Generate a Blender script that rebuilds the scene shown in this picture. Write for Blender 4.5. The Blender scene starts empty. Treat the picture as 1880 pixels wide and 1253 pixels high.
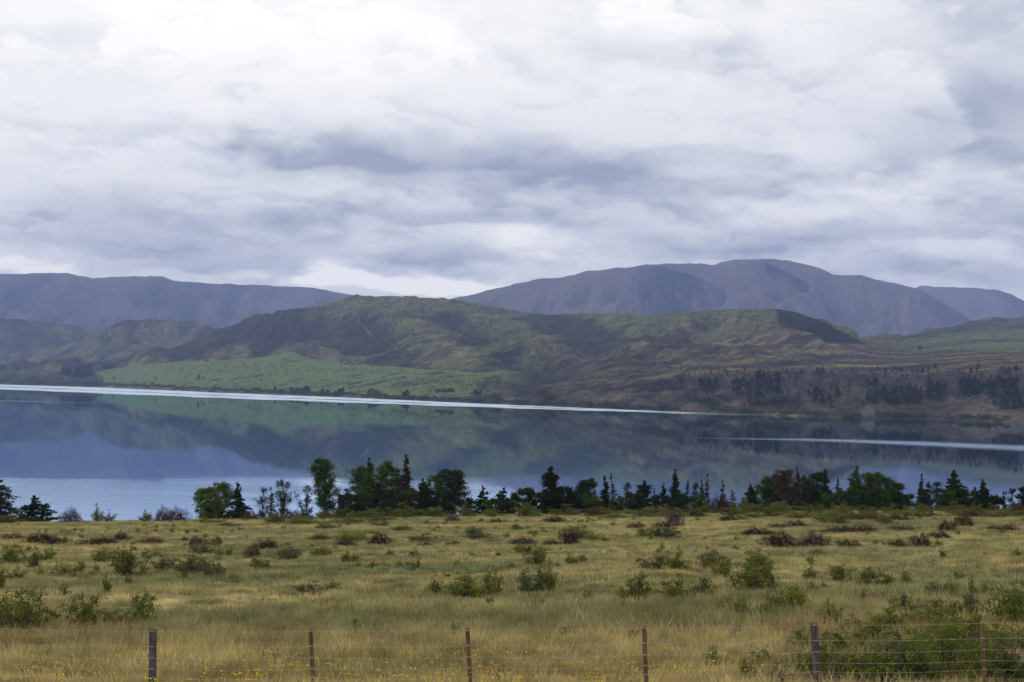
import bpy, math
import numpy as np
from mathutils import Matrix, Vector
from mathutils.bvhtree import BVHTree

S = bpy.context.scene
COL = S.collection
# ------------------------------------------------------------------ camera
CAM_Z = 35.0                       # metres above the lake
F = 2600.0                         # focal length in photo pixels (photo 1880 x 1253)
PITCH = math.atan(76.0 / F)
ROLL = math.radians(1.0)
cam_d = bpy.data.cameras.new("camera"); cam = bpy.data.objects.new("camera", cam_d); COL.objects.link(cam)
cam_d.sensor_width = 36.0; cam_d.lens = 36.0 * F / 1880.0
cam_d.clip_start = 0.5; cam_d.clip_end = 60000.0
Rm = Matrix.Rotation(math.pi / 2 + PITCH, 4, 'X') @ Matrix.Rotation(ROLL, 4, 'Z')
cam.matrix_world = Matrix.Translation((0, 0, CAM_Z)) @ Rm
S.camera = cam
S.view_settings.view_transform = 'Standard'; S.view_settings.look = 'None'
S.view_settings.exposure = 0.0; S.view_settings.gamma = 1.0
R3 = np.array(Rm.to_3x3())

def uv(px, py):
    """photo pixel -> (X/Y, Z/Y) slope of its ray"""
    px = np.asarray(px, float); py = np.asarray(py, float)
    d = np.stack([(px - 940.0) / F, -(py - 626.5) / F, -np.ones_like(px)], -1) @ R3.T
    return d[..., 0] / d[..., 1], d[..., 2] / d[..., 1]

def topx(X, Y, Z):
    v = np.stack([X, Y, Z - CAM_Z], -1) @ R3
    return 940.0 + F * v[..., 0] / -v[..., 2], 626.5 - F * v[..., 1] / -v[..., 2]

def ray(px, py):
    return Rm.to_3x3() @ Vector(((px - 940.0) / F, -(py - 626.5) / F, -1.0)).normalized()

# ------------------------------------------------------------------ node helpers
class NT:
    def __init__(s, tree): s.t = tree; tree.nodes.clear()
    def n(s, typ, **kw):
        nd = s.t.nodes.new(typ)
        for k, v in kw.items():
            if k.startswith('i_'):
                key = k[2:]; key = int(key) if key.isdigit() else key.replace('_', ' ')
                s.put(nd.inputs[key], v)
            else: setattr(nd, k, v)
        return nd
    def put(s, sock, v):
        if hasattr(v, 'is_output') or isinstance(v, bpy.types.NodeSocket): s.t.links.new(v, sock)
        elif isinstance(v, bpy.types.Node): s.t.links.new(v.outputs[0], sock)
        else:
            if isinstance(v, tuple) and len(v) == 3 and sock.type == 'RGBA': v = (*v, 1.0)
            sock.default_value = v
    def m(s, op, a, b=0.0, c=None, clamp=False):
        nd = s.t.nodes.new('ShaderNodeMath'); nd.operation = op; nd.use_clamp = clamp
        s.put(nd.inputs[0], a); s.put(nd.inputs[1], b)
        if c is not None: s.put(nd.inputs[2], c)
        return nd.outputs[0]
    def mix(s, f, a, b, blend='MIX'):
        nd = s.t.nodes.new('ShaderNodeMix'); nd.data_type = 'RGBA'; nd.blend_type = blend
        s.put(nd.inputs[0], f); s.put(nd.inputs[6], a); s.put(nd.inputs[7], b)
        return nd.outputs[2]
    def noise(s, vec, scale, detail=4.0, rough=0.55, dist=0.0):
        return s.n('ShaderNodeTexNoise', i_Vector=vec, i_Scale=scale, i_Detail=detail, i_Roughness=rough, i_Distortion=dist).outputs['Fac']
    def ss(s, x, lo, hi):
        nd = s.t.nodes.new('ShaderNodeMapRange'); nd.interpolation_type = 'SMOOTHSTEP'
        s.put(nd.inputs[0], x); s.put(nd.inputs[1], lo); s.put(nd.inputs[2], hi)
        return nd.outputs[0]
    def scl(s, vec, v3):
        nd = s.t.nodes.new('ShaderNodeVectorMath'); nd.operation = 'MULTIPLY'
        s.put(nd.inputs[0], vec); nd.inputs[1].default_value = v3
        return nd.outputs[0]

# ------------------------------------------------------------------ sky and sun
SUN_EL, SUN_AZ = math.radians(38), math.radians(-72)      # azimuth from +Y towards +X
world = bpy.data.worlds.new("World"); S.world = world; world.use_nodes = True
w = NT(world.node_tree)
tc = w.n('ShaderNodeTexCoord').outputs['Generated']
sep = w.n('ShaderNodeSeparateXYZ', i_0=tc)
dx, dy, dz = sep.outputs
zc = w.m('MAXIMUM', dz, 0.0)
den = w.m('ADD', zc, 0.25)
cx_ = w.m('DIVIDE', dx, den); cy_ = w.m('DIVIDE', dy, den)
cp = w.n('ShaderNodeCombineXYZ', i_0=cx_, i_1=cy_, i_2=0.0).outputs[0]
def layer(scale, lo, hi, up, seed, det):
    v = w.n('ShaderNodeVectorMath', operation='ADD', i_0=w.scl(cp, (1.0, 0.85, 1.0)), i_1=(seed, seed * .7, seed * .3)).outputs[0]
    vu = w.n('ShaderNodeVectorMath', operation='ADD', i_0=v, i_1=(0.0, -up, 0.0)).outputs[0]
    full = w.noise(v, scale, det, 0.54, 0.0)
    soft = w.noise(v, scale, 2.0, 0.45); softu = w.noise(vu, scale, 2.0, 0.45)
    return w.ss(full, lo, hi), w.ss(w.m('SUBTRACT', softu, soft), -0.07, 0.13)
m1, d1 = layer(2.3, .46, .53, .12, 3.1, 9.0)
m2, d2 = layer(5.6, .475, .53, .055, 7.7, 9.0)
m3, d3 = layer(12.0, .48, .56, .03, 11.3, 6.0)
dys = w.m('MAXIMUM', dy, 0.02)
uu = w.m('DIVIDE', dx, dys); vv = w.m('DIVIDE', dz, dys)
# ragged edges for the placed cloud banks
wv = w.n('ShaderNodeCombineXYZ', i_0=uu, i_1=w.m('MULTIPLY', vv, 2.2), i_2=0.0).outputs[0]
wn = w.n('ShaderNodeTexNoise', i_Vector=wv, i_Scale=11.0, i_Detail=6.0, i_Roughness=0.52)
wsep = w.n('ShaderNodeSeparateXYZ', i_0=wn.outputs['Color'])
uw = w.m('ADD', uu, w.m('MULTIPLY', w.m('SUBTRACT', wsep.outputs[0], 0.5), 0.17))
vw = w.m('ADD', vv, w.m('MULTIPLY', w.m('SUBTRACT', wsep.outputs[1], 0.5), 0.060))
# px x, px y, half width, half height below/above, amount (negative = grey cloud base, positive = bright gap)
BANKS = [(620, 285, 200, 36, -.40), (900, 330, 330, 34, -.24), (1150, 350, 220, 26, -.26), (880, 395, 240, 26, -.30),
         (1760, 275, 190, 60, -.26), (1880, 180, 120, 110, -.16), (1240, 130, 150, 38, -.15), (1330, 100, 60, 30, -.12),
         (230, 440, 230, 30, -.26), (440, 490, 230, 26, -.20), (120, 390, 160, 30, -.10), (430, 395, 130, 26, -.13),
         (1500, 440, 420, 22, -.20), (1300, 380, 120, 20, -.12), (1700, 515, 240, 24, -.26), (1840, 400, 120, 30, -.20), (780, 490, 140, 26, -.20),
         (1150, 455, 200, 24, -.12), (1400, 462, 140, 20, -.22),
         (600, 500, 60, 24, .60), (700, 524, 150, 14, .60), (860, 530, 120, 16, .55), (40, 490, 80, 15, .50), (200, 510, 80, 6, .2),
         (960, 448, 100, 36, .34), (380, 250, 60, 36, .10), (640, 335, 170, 14, .12), (1550, 345, 160, 12, .10), (1450, 395, 70, 20, .12),
         (1740, 470, 60, 18, .12), (1640, 250, 260, 20, .06), (500, 90, 700, 150, .16), (60, 300, 200, 80, .08), (1750, 60, 200, 80, -.08), (1230, 30, 300, 40, .06)]
acc = 0.0
for (bx, by, bw, bh, amt) in BANKS:
    u0, v0 = uv(bx, by)
    a = w.m('MULTIPLY', w.m('SUBTRACT', uw, float(u0)), F / bw)
    b = w.m('MULTIPLY', w.m('SUBTRACT', vw, float(v0)), F / bh)
    b = w.m('MULTIPLY', b, w.m('ADD', 0.75, w.m('MULTIPLY', w.m('LESS_THAN', b, 0.0), 1.15 if amt < 0 else 0.25)))   # flat base, soft top
    r2 = w.m('ADD', w.m('MULTIPLY', a, a), w.m('MULTIPLY', b, b))
    g = w.m('DIVIDE', amt * (1.05 if amt < 0 else 1.0), w.m('ADD', 1.0, w.m('MULTIPLY', r2, r2)))
    acc = w.m('ADD', acc, g)
front = w.ss(dy, 0.2, 0.6)
acc = w.m('MULTIPLY', acc, front)
hi_ = w.m('MULTIPLY', w.m('MINIMUM', zc, 0.30), 3.33)          # 0 at the horizon, 1 high up
fade = w.m('SUBTRACT', 1.0, w.m('MULTIPLY', hi_, 0.50))
def over(br_, m_, d_, op, top, base):
    sh = w.m('SUBTRACT', top, w.m('MULTIPLY', w.m('MULTIPLY', d_, base), fade))
    return w.m('ADD', w.m('MULTIPLY', br_, w.m('SUBTRACT', 1.0, w.m('MULTIPLY', m_, op))), w.m('MULTIPLY', w.m('MULTIPLY', m_, op), sh))
b0 = w.m('ADD', 0.88, w.m('MULTIPLY', hi_, 0.07))
b0 = over(b0, m1, d1, .85, 0.85, .42)
b0 = over(b0, m2, d2, .55, 0.89, .42)
b0 = over(b0, m3, d3, .34, 0.92, .34)
br = w.m('MULTIPLY', w.m('ADD', b0, acc), 0.8)        # ramp runs to 1.25
cr = w.n('ShaderNodeValToRGB', i_0=br)
el = cr.color_ramp.elements
el[0].position = 0.08; el[0].color = (0.25, 0.29, 0.42, 1)
el[1].position = 1.0; el[1].color = (1.34, 1.30, 1.20, 1)
for p, c in ((0.28, (0.36, 0.40, 0.50, 1)), (0.48, (0.58, 0.61, 0.67, 1)), (0.66, (0.82, 0.83, 0.85, 1)), (0.80, (0.99, 0.98, 0.96, 1))):
    e = el.new(p); e.color = c
sky = w.n('ShaderNodeTexSky', sky_type='NISHITA', sun_disc=False, sun_elevation=SUN_EL, sun_rotation=SUN_AZ, air_density=1.0)
bg_sky = w.n('ShaderNodeBackground', i_Color=sky.outputs[0], i_Strength=0.05)
bg_cl = w.n('ShaderNodeBackground', i_Color=cr.outputs[0], i_Strength=1.14)
mx = w.n('ShaderNodeMixShader', i_0=0.97, i_1=bg_sky.outputs[0], i_2=bg_cl.outputs[0])
w.n('ShaderNodeOutputWorld', i_Surface=mx.outputs[0])

sd = bpy.data.lights.new("sun", 'SUN'); sd.energy = 1.6; sd.angle = math.radians(10); sd.color = (1.0, 0.95, 0.87)
sun = bpy.data.objects.new("sun", sd); COL.objects.link(sun)
sv = Vector((math.cos(SUN_EL) * math.sin(SUN_AZ), math.cos(SUN_EL) * math.cos(SUN_AZ), math.sin(SUN_EL)))
sun.rotation_euler = sv.to_track_quat('Z', 'Y').to_euler()

# ------------------------------------------------------------------ numpy noise
_rng = np.random.default_rng(11)
_perm = _rng.permutation(512)
_ang = _rng.uniform(0, 2 * np.pi, 512)
def pn(x, y, seed=0):
    x = np.asarray(x, float) + seed * 17.31; y = np.asarray(y, float) - seed * 9.7
    xi = np.floor(x).astype(int); yi = np.floor(y).astype(int); xf = x - xi; yf = y - yi
    u = xf * xf * xf * (xf * (xf * 6 - 15) + 10); v = yf * yf * yf * (yf * (yf * 6 - 15) + 10)
    def g(i, j, fx, fy):
        h = _ang[(_perm[(xi + i) & 511] + yi + j) & 511]
        return np.cos(h) * fx + np.sin(h) * fy
    a = g(0, 0, xf, yf); b = g(1, 0, xf - 1, yf); c = g(0, 1, xf, yf - 1); d = g(1, 1, xf - 1, yf - 1)
    return 1.4 * ((a + (b - a) * u) * (1 - v) + (c + (d - c) * u) * v)
def fbm(x, y, o=5, seed=0, gain=0.5):
    r = 0; a = 1; s = 0
    for i in range(o):
        r = r + a * pn(x * 2 ** i, y * 2 ** i, seed + i); s += a; a *= gain
    return r / s
def ridged(x, y, o=4, seed=0, gain=0.5):
    r = 0; a = 1; s = 0
    for i in range(o):
        r = r + a * (1 - 2 * np.abs(pn(x * 2 ** i, y * 2 ** i, seed + i))); s += a; a *= gain
    return r / s
def sst(x, a, b):
    t = np.clip((x - a) / (b - a), 0, 1); return t * t * (3 - 2 * t)
def lerp(a, b, t):
    t = np.asarray(t)[..., None]; return a * (1 - t) + b * t
def C(*v): return np.array(v, float)

# ------------------------------------------------------------------ mesh helpers
def tag(o, label=None, cat=None, group=None, kind=None):
    if label: o['label'] = label
    if cat: o['category'] = cat
    if group: o['group'] = group
    if kind: o['kind'] = kind
    return o
def mesh_quads(name, V, Q, mat, smooth=False, n=4):
    me = bpy.data.meshes.new(name)
    V = np.ascontiguousarray(V, np.float32); Q = np.ascontiguousarray(Q, np.int32)
    me.vertices.add(len(V)); me.vertices.foreach_set('co', V.ravel())
    me.loops.add(Q.size); me.loops.foreach_set('vertex_index', Q.ravel())
    me.polygons.add(len(Q)); me.polygons.foreach_set('loop_start', np.arange(0, Q.size, n, dtype=np.int32))
    me.polygons.foreach_set('loop_total', np.full(len(Q), n, np.int32))
    if smooth: me.polygons.foreach_set('use_smooth', np.ones(len(Q), bool))
    me.update(calc_edges=True)
    if mat: me.materials.append(mat)
    return me
def link(name, me, parent=None):
    o = bpy.data.objects.new(name, me); COL.objects.link(o)
    if parent: o.parent = parent
    return o
def empty(name, loc, rz=0.0):
    o = bpy.data.objects.new(name, None); COL.objects.link(o)
    o.location = loc; o.rotation_euler = (0, 0, rz); o.empty_display_size = 0.3
    return o
def grid(name, X, Y, Z, mat, col=None, attrs=None):
    r, c = X.shape
    V = np.stack([X, Y, Z], -1).reshape(-1, 3)
    i = np.arange(r * c).reshape(r, c)
    Q = np.stack([i[:-1, :-1], i[:-1, 1:], i[1:, 1:], i[1:, :-1]], -1).reshape(-1, 4)
    me = mesh_quads(name, V, Q, mat, True)
    if col is not None:
        at = me.color_attributes.new('cover', 'FLOAT_COLOR', 'POINT')
        at.data.foreach_set('color', np.concatenate([col.reshape(-1, 3), np.ones((r * c, 1))], 1).astype(np.float32).ravel())
    for k, a in (attrs or {}).items():
        at = me.attributes.new(k, 'FLOAT', 'POINT'); at.data.foreach_set('value', a.astype(np.float32).ravel())
    o = link(name, me)
    return o, BVHTree.FromPolygons(V.tolist(), Q.tolist())
def hit(bvh, px, py):
    d = ray(px, py); h = bvh.ray_cast(Vector((0, 0, CAM_Z)), d, 40000)
    return h[0]

def material(name):
    m = bpy.data.materials.new(name); m.use_nodes = True
    return m, NT(m.node_tree)

# ------------------------------------------------------------------ terrain materials
def terrain_mat(name, s1, s2, bump, bdist, lo=0.55, hi=1.45, dots=0.0):
    m, t = material(name)
    pos = t.n('ShaderNodeNewGeometry').outputs['Position']
    at = t.n('ShaderNodeAttribute', attribute_name='cover').outputs['Color']
    a = t.noise(pos, s1, 6, 0.65); b = t.noise(pos, s2, 5, 0.7)
    f = t.m('ADD', t.m('MULTIPLY', a, 0.5), t.m('MULTIPLY', b, 0.5))
    soft = t.n('ShaderNodeAttribute', attribute_name='soft').outputs['Fac']
    f = t.m('ADD', t.m('MULTIPLY', t.m('SUBTRACT', f, 0.5), t.m('SUBTRACT', 1.0, t.m('MULTIPLY', soft, 0.72))), 0.5)
    f2 = t.m('ADD', lo, t.m('MULTIPLY', t.ss(f, 0.34, 0.66), hi - lo))
    c = t.mix(1.0, at, t.n('ShaderNodeCombineColor', i_0=f2, i_1=f2, i_2=f2).outputs[0], 'MULTIPLY')
    if dots:
        v = t.n('ShaderNodeTexVoronoi', i_Vector=pos, i_Scale=dots).outputs['Distance']
        k = t.m('MULTIPLY', t.m('SUBTRACT', 1.0, t.ss(v, 0.15, 0.42)), t.ss(t.noise(pos, dots * 0.12, 3), 0.44, 0.56))
        c = t.mix(t.m('MULTIPLY', k, 0.6), c, (0.022, 0.028, 0.016))
    bp = t.n('ShaderNodeBump', i_Strength=bump, i_Distance=bdist, i_Height=f)
    p = t.n('ShaderNodeBsdfPrincipled', i_Base_Color=c, i_Roughness=1.0, i_Normal=bp.outputs[0])
    p.inputs['Specular IOR Level'].default_value = 0.0
    t.n('ShaderNodeOutputMaterial', i_Surface=p.outputs[0])
    return m

def curve(pts):
    pts = np.array(pts, float); u, v = uv(pts[:, 0], pts[:, 1])
    return lambda U: np.interp(U, u, v)
def curveY(pts):
    pts = np.array(pts, float); u = (pts[:, 0] - 940) / F
    return lambda U: np.interp(U, u, pts[:, 1])

SHORE = [(-500, 694), (0, 706), (200, 712), (400, 721), (640, 730), (900, 742), (1260, 757), (1560, 768), (1720, 771), (1880, 777), (2400, 797)]
shore_w = curve(SHORE)
def smooth_cols(a, k):
    ker = np.hanning(2 * k + 3)[1:-1]; ker /= ker.sum()
    return np.convolve(np.pad(a, k, mode='edge'), ker, 'valid')

# ---- the near range of hills across the lake
U = np.linspace((-420 - 940) / F, (2320 - 940) / F, 1240)
sY = smooth_cols(-CAM_Z / shore_w(U), 12)
ctl = []
def addc(Yc, z, rows): ctl.append((Yc, z, rows))
def lay(Yc, pts, rows, sm=6):
    wv_ = smooth_cols(curve(pts)(U), sm); addc(Yc, CAM_Z + wv_ * Yc, rows)
addc(sY - 60, np.full_like(U, -5.0), 1)
addc(sY, np.full_like(U, -0.2), 3)
bw_ = curveY([(-500, 60), (860, 60), (1000, 160), (1250, 230), (2300, 260)])(U)
lay(sY + bw_, [(-500, 686), (0, 699), (200, 706), (400, 714), (640, 721), (860, 727), (1000, 712), (1100, 706), (1240, 700), (1400, 694), (1600, 692), (1750, 684), (1880, 679), (2400, 672)], 75)
pY = sY + bw_ + curveY([(-500, 500), (0, 450), (540, 750), (900, 420), (1250, 380), (2300, 400)])(U)
lay(pY, [(-500, 664), (0, 680), (180, 681), (300, 665), (420, 663), (480, 659), (540, 651), (600, 665), (700, 672), (800, 678), (900, 688), (960, 680), (1050, 672), (1240, 680), (1400, 676), (1600, 676), (1750, 666), (1880, 662), (2400, 655)], 90)
kY = smooth_cols(curveY([(-500, 5300), (0, 5200), (200, 5000), (400, 4900), (600, 4800), (720, 4700), (850, 4600), (950, 4400), (1050, 4100), (1200, 3900), (1400, 3700), (1560, 3700), (1620, 4300), (1700, 4700), (1880, 4900), (2400, 5000)])(U), 20)
lay(pY * .55 + kY * .45, [(-500, 660), (0, 672), (200, 668), (300, 654), (400, 638), (540, 618), (700, 610), (850, 622), (1000, 632), (1200, 632), (1400, 628), (1500, 636), (1600, 640), (1700, 640), (1800, 631), (1880, 630), (2400, 625)], 110)
lay(kY, [(-500, 650), (0, 668), (90, 668), (200, 664), (260, 655), (300, 645), (350, 628), (400, 606), (450, 590), (530, 568), (600, 562), (635, 553), (670, 546), (720, 544), (760, 547), (800, 548), (850, 553), (900, 562), (950, 571), (1000, 577), (1100, 576), (1200, 578), (1280, 572), (1350, 568), (1425, 567), (1465, 574), (1520, 598), (1575, 630), (1610, 634), (1650, 632), (1700, 622), (1780, 605), (1830, 596), (1880, 583), (2100, 540), (2400, 520)], 120, 3)
addc(kY + 700, ctl[-1][1] * .35, 20)
addc(kY + 1500, np.full_like(U, -5.0), 6)
YY, ZZ, TT = [], [], []
for k in range(len(ctl) - 1):
    (ya, za, _), (yb, zb, n) = ctl[k], ctl[k + 1]
    # finer rows: linear in depth, eased height so breaks of slope are rounded
    for j in range(n):
        t = j / n
        YY.append(ya + (yb - ya) * t)
        e = t
        if k == 2: e = t ** 1.15 if False else t
        if k == 4: e = t ** 0.86
        if k == 1: e = np.where(U > (1000 - 940) / F, t ** 0.8, t)
        ZZ.append(za + (zb - za) * e); TT.append(k + t)
YY.append(ctl[-1][0]); ZZ.append(ctl[-1][1]); TT.append(len(ctl) - 1)
YY = np.array(YY); ZZ = np.array(ZZ); TT = np.array(TT)[:, None] + 0 * YY
XX = U[None, :] * YY
# smooth heights slightly along depth
for _ in range(6):
    Z2 = ZZ.copy(); Z2[1:-1] = 0.25 * ZZ[:-2] + 0.5 * ZZ[1:-1] + 0.25 * ZZ[2:]
    keep = (np.abs(TT - 5) < 0.02) | (TT < 1.1); ZZ = np.where(keep, ZZ, Z2)
PX, PY = topx(XX, YY, ZZ)
wx = 160 * fbm(XX / 700, YY / 700, 3, 5); wy = 160 * fbm(XX / 700, YY / 700, 3, 9)
rd = ridged((XX + wx + 0.35 * YY) / 330, (YY + wy) / 900, 5, 2, 0.55)
rd2 = ridged((XX + wx * .5 - .3 * YY) / 120, (YY + wy * .5) / 260, 4, 7, 0.55)
fb = fbm(XX / 420, YY / 420, 6, 3)
bluff = sst(TT, 1.05, 1.3) * (1 - sst(TT, 1.9, 2.2)) * sst(PX, 880, 1100)
hill = sst(TT, 3.02, 3.5) * (1 - sst(TT, 4.97, 5.1)) * (1 - sst(PX, 1440, 1640) * (1 - sst(TT, 4.2, 4.6)))
crestfade = 1 - 0.95 * sst(TT, 4.72, 4.99) * (1 - sst(TT, 5.05, 5.3))
midr = sst(TT, 2.0, 2.5) * (1 - sst(TT, 3.3, 3.9)) * sst(PX, 850, 1000) * (1 - sst(PX, 1200, 1500))
dz_ = hill * crestfade * (54 * (rd - .35) + 11 * (rd2 - .3) + 18 * fb)
dz_ += bluff * (13 * (rd2 - .3) + 8 * (rd - .3) + 6 * fb)
dz_ += midr * (14 * (rd - .3) + 8 * (rd2 - .3))
past = sst(TT, 1.3, 2.0) * (1 - sst(TT, 3.0, 3.4))
dz_ += past * (2.0 * fb + 2.5 * pn(XX / 160, YY / 200, 31)) + sst(TT, 1.02, 1.2) * 1.2 * fbm(XX / 40, YY / 40, 4, 12)
# the valley between the two summits, running down to the lake
def capsule(x1, Y1, x2, Y2, wd):
    a = np.array([(x1 - 940) / F * Y1, Y1]); b = np.array([(x2 - 940) / F * Y2, Y2])
    P = np.stack([XX + wx * .5, YY], -1); ab = b - a
    t = np.clip(((P - a) @ ab) / (ab @ ab), 0, 1)
    d = np.linalg.norm(P - (a + t[..., None] * ab), axis=-1)
    return np.exp(-(d / wd) ** 2)
val = capsule(985, 4200, 1130, 3300, 110) + capsule(1130, 3300, 960, 2500, 90)
dz_ -= 45 * val * (1 - bluff) * crestfade
val2 = capsule(660, 4300, 700, 3600, 80) + capsule(560, 4400, 470, 3900, 90) + capsule(820, 4200, 900, 3300, 80) + capsule(1310, 3600, 1230, 3000, 70)
dz_ -= 26 * val2 * hill * crestfade
ZZ = ZZ + dz_
ZZ = np.where(TT < 1.0, np.minimum(ZZ, -0.2), ZZ)
PX, PY = topx(XX, YY, ZZ)

# land cover
def inpoly(px, py, poly, wob=3.0):
    qx = px + wob * fbm(XX / 60, YY / 60, 3, 21) * 3; qy = py + wob * fbm(XX / 60, YY / 60, 3, 22)
    ins = np.zeros(px.shape, bool); n = len(poly)
    for i in range(n):
        x1, y1 = poly[i]; x2, y2 = poly[(i + 1) % n]
        c = ((y1 > qy) != (y2 > qy)) & (qx < (x2 - x1) * (qy - y1) / (y2 - y1 + 1e-9) + x1)
        ins ^= c
    return ins.astype(float)
scrub = C(.022, .025, .021); tan = C(.165, .140, .075); olive = C(.088, .098, .044); rock = C(.105, .088, .080)
brown = C(.060, .050, .040); green = C(.094, .140, .056); mauve = C(.088, .076, .082)
col = lerp(scrub, olive, sst(rd + .5 * fbm(XX / 90, YY / 160, 5, 41), .25, .62))
col = lerp(col, tan, .75 * sst(rd + .9 * fbm(XX / 50, YY / 110, 5, 44), .62, .95))
col = lerp(col, brown, .8 * sst(fbm(XX / 260, YY / 300, 4, 50) + .3 * rd2, .12, .42))
col = lerp(col, olive * 1.12, sst(TT, 3.5, 4.5) * .68 * sst(PX, 560, 700))
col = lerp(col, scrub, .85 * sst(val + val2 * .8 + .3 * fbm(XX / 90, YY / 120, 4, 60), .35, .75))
col = lerp(col, scrub * .95, .8 * (1 - sst(PX, 520, 660)) * (1 - sst(fb + .5 * rd2, .25, .6)) * sst(TT, 3.2, 3.5))
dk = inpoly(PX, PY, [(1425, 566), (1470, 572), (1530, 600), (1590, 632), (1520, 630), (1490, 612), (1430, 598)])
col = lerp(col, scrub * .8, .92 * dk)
col = lerp(col, tan * .9, .55 * inpoly(PX, PY, [(1250, 575), (1420, 567), (1440, 590), (1490, 612), (1510, 634), (1300, 640), (1200, 632)]) * sst(fbm(XX / 120, YY / 150, 4, 63), -.25, .35))
# terraces on the right: banded tussock and dark scrub
plat = sst(TT, 1.95, 2.15) * (1 - sst(TT, 3.9, 4.2)) * sst(PX, 960, 1120)
bands = fbm(XX / 380, YY / 75, 5, 70)
pc = lerp(brown * .95, tan * .92, sst(bands, -.12, .22)); pc = lerp(pc, scrub, .8 * sst(fbm(XX / 300, YY / 110, 5, 72), .1, .3))
col = lerp(col, pc, plat)
rim = np.exp(-((TT - 2.06) / .06) ** 2) * sst(PX, 960, 1150)
col = lerp(col, tan * 1.15, .75 * rim * sst(fbm(XX / 200, YY / 50, 3, 75), -.25, .15))
bc = lerp(brown, rock, sst(rd2 + .5 * fbm(XX / 30, YY / 30, 4, 80), .2, .7)); bc = lerp(bc, scrub, .85 * sst(fbm(XX / 110, YY / 70, 5, 82), -.02, .25))
bc = lerp(bc, mauve, .7 * sst(PX, 1220, 1300) * sst(TT, 1.5, 1.75))
bc = lerp(bc, C(.145, .112, .098), .5 * sst(PX, 1650, 1760) * (1 - sst(TT, 1.35, 1.5)) * sst(fbm(XX / 25, YY / 25, 3, 84), -.2, .2))
bl = sst(TT, 1.0, 1.05) * (1 - sst(TT, 1.97, 2.05)) * sst(PX, 870, 1000)
col = lerp(col, bc * .78, bl)
# pasture
gp = inpoly(PX, PY, [(190, 712), (178, 684), (240, 672), (330, 664), (420, 662), (490, 655), (538, 646), (560, 656), (625, 668), (700, 672), (765, 677), (850, 683), (907, 688), (880, 702), (860, 730), (640, 728), (400, 720)]) * (TT > 1.1)
gcol = lerp(green, C(.115, .135, .05), sst(fbm(XX / 160, YY / 60, 4, 90), -.1, .35))
gp2 = gp * (1 - .85 * sst(fbm(XX / 70, YY / 60, 5, 92) - .25 * sst(PY, 660, 715) * -1 - .12 * sst(PX, 600, 300), .28, .40))
sc_p = inpoly(PX, PY, [(760, 700), (800, 682), (880, 690), (820, 706), (700, 712)]); gp2 *= 1 - .8 * sc_p * sst(fbm(XX / 50, YY / 50, 3, 94), -.2, .1)
col = lerp(col, lerp(scrub, olive, sst(fbm(XX / 40, YY / 40, 4, 95), -.2, .3)), sst(TT, 1.0, 1.02) * (TT < 3) * (PX < 920) * (1 - gp))
col = lerp(col, gcol, gp2)
gr = inpoly(PX, PY, [(1700, 641), (1770, 633), (1810, 629), (1900, 628), (2100, 626), (2100, 640), (1880, 641), (1780, 643)], 1.0) * (TT > 2)
col = lerp(col, scrub * 1.1, .7 * sst(TT, 4.25, 4.5) * sst(PX, 1590, 1640) * sst(fbm(XX / 160, YY / 200, 4, 97), -.35, .1))
col = lerp(col, C(.085, .125, .05), .75 * gr)
gl = inpoly(PX, PY, [(-100, 640), (20, 655), (18, 668), (-100, 680)], 1.0); col = lerp(col, green, .7 * gl)
fine = fbm(XX / 34, YY / 60, 5, 99, .65); hl = (1 - gp2) * (1 - gr)
col = lerp(col, scrub * .8, .5 * hl * sst(fine, .10, .30)); col = lerp(col, tan, .25 * hl * sst(-fine, .14, .34))
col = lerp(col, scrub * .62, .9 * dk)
mid_scrub = sst(TT, 1.9, 2.5) * (1 - sst(TT, 3.0, 3.5)) * sst(PX, 900, 1000) * (1 - sst(PX, 1180, 1300)); col = lerp(col, scrub, .5 * mid_scrub)  # dark scrub growing on the middle slopes left of the pine bluff
col *= (1 + .25 * fbm(XX / 25, YY / 25, 4, 96))[..., None]
MT_H = terrain_mat('hill_cover', 0.022, 0.08, 1.0, 10.0, .42, 1.55, dots=0.05)
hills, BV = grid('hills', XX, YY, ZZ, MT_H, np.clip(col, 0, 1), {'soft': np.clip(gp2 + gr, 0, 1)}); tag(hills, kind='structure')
BASE_XYZ = None

# ---- hills at the left end of the lake and the far mountains
def ridge(name, x0, x1, ncol, nrow, crest, Yc, depth, foot_z, amp, wl, colf, mat, seed, pw=1.0):
    global XX, YY
    u = np.linspace((x0 - 940) / F, (x1 - 940) / F, ncol)
    yc = curveY(Yc)(u); cz = CAM_Z + curve(crest)(u) * yc
    cz = cz + 0.0035 * yc * fbm(u * 90, u * 0, 5, seed) * .35
    cz = np.maximum(cz, foot_z + 1)
    t = np.concatenate([np.linspace(0, 1, nrow), 1 + np.linspace(.05, 1, 14)])[:, None]
    yy = yc[None] - depth * (1 - t)
    tt = np.clip(t, 0, 1)
    z = foot_z + (cz - foot_z)[None] * np.where(t <= 1, tt ** pw, np.maximum(0, 1 - (t - 1) * 1.2))
    xx = u[None] * yy
    wx_ = wl * .6 * fbm(xx / wl / 2, yy / wl / 2, 3, seed + 5)
    r1 = ridged((xx + wx_ + .25 * yy) / wl, (yy + wx_) / (wl * 2.6), 5, seed, .5)
    r2 = ridged((xx + wx_ * .5 - .2 * yy) / wl * 3.1, yy / wl * 1.4, 4, seed + 3, .5)
    env = sst(t, 0, .12) * (.03 + .97 * sst(1 - t, 0, .26)) * (t <= 1)
    z = z - amp * env * (.60 * (1 - r1) + .26 * (1 - r2))
    c = colf(xx, yy, z, r1, r2, t)
    o, b = grid(name, xx, yy, z, mat, np.clip(c, 0, 1)); tag(o, kind='structure')
    return b
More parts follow.
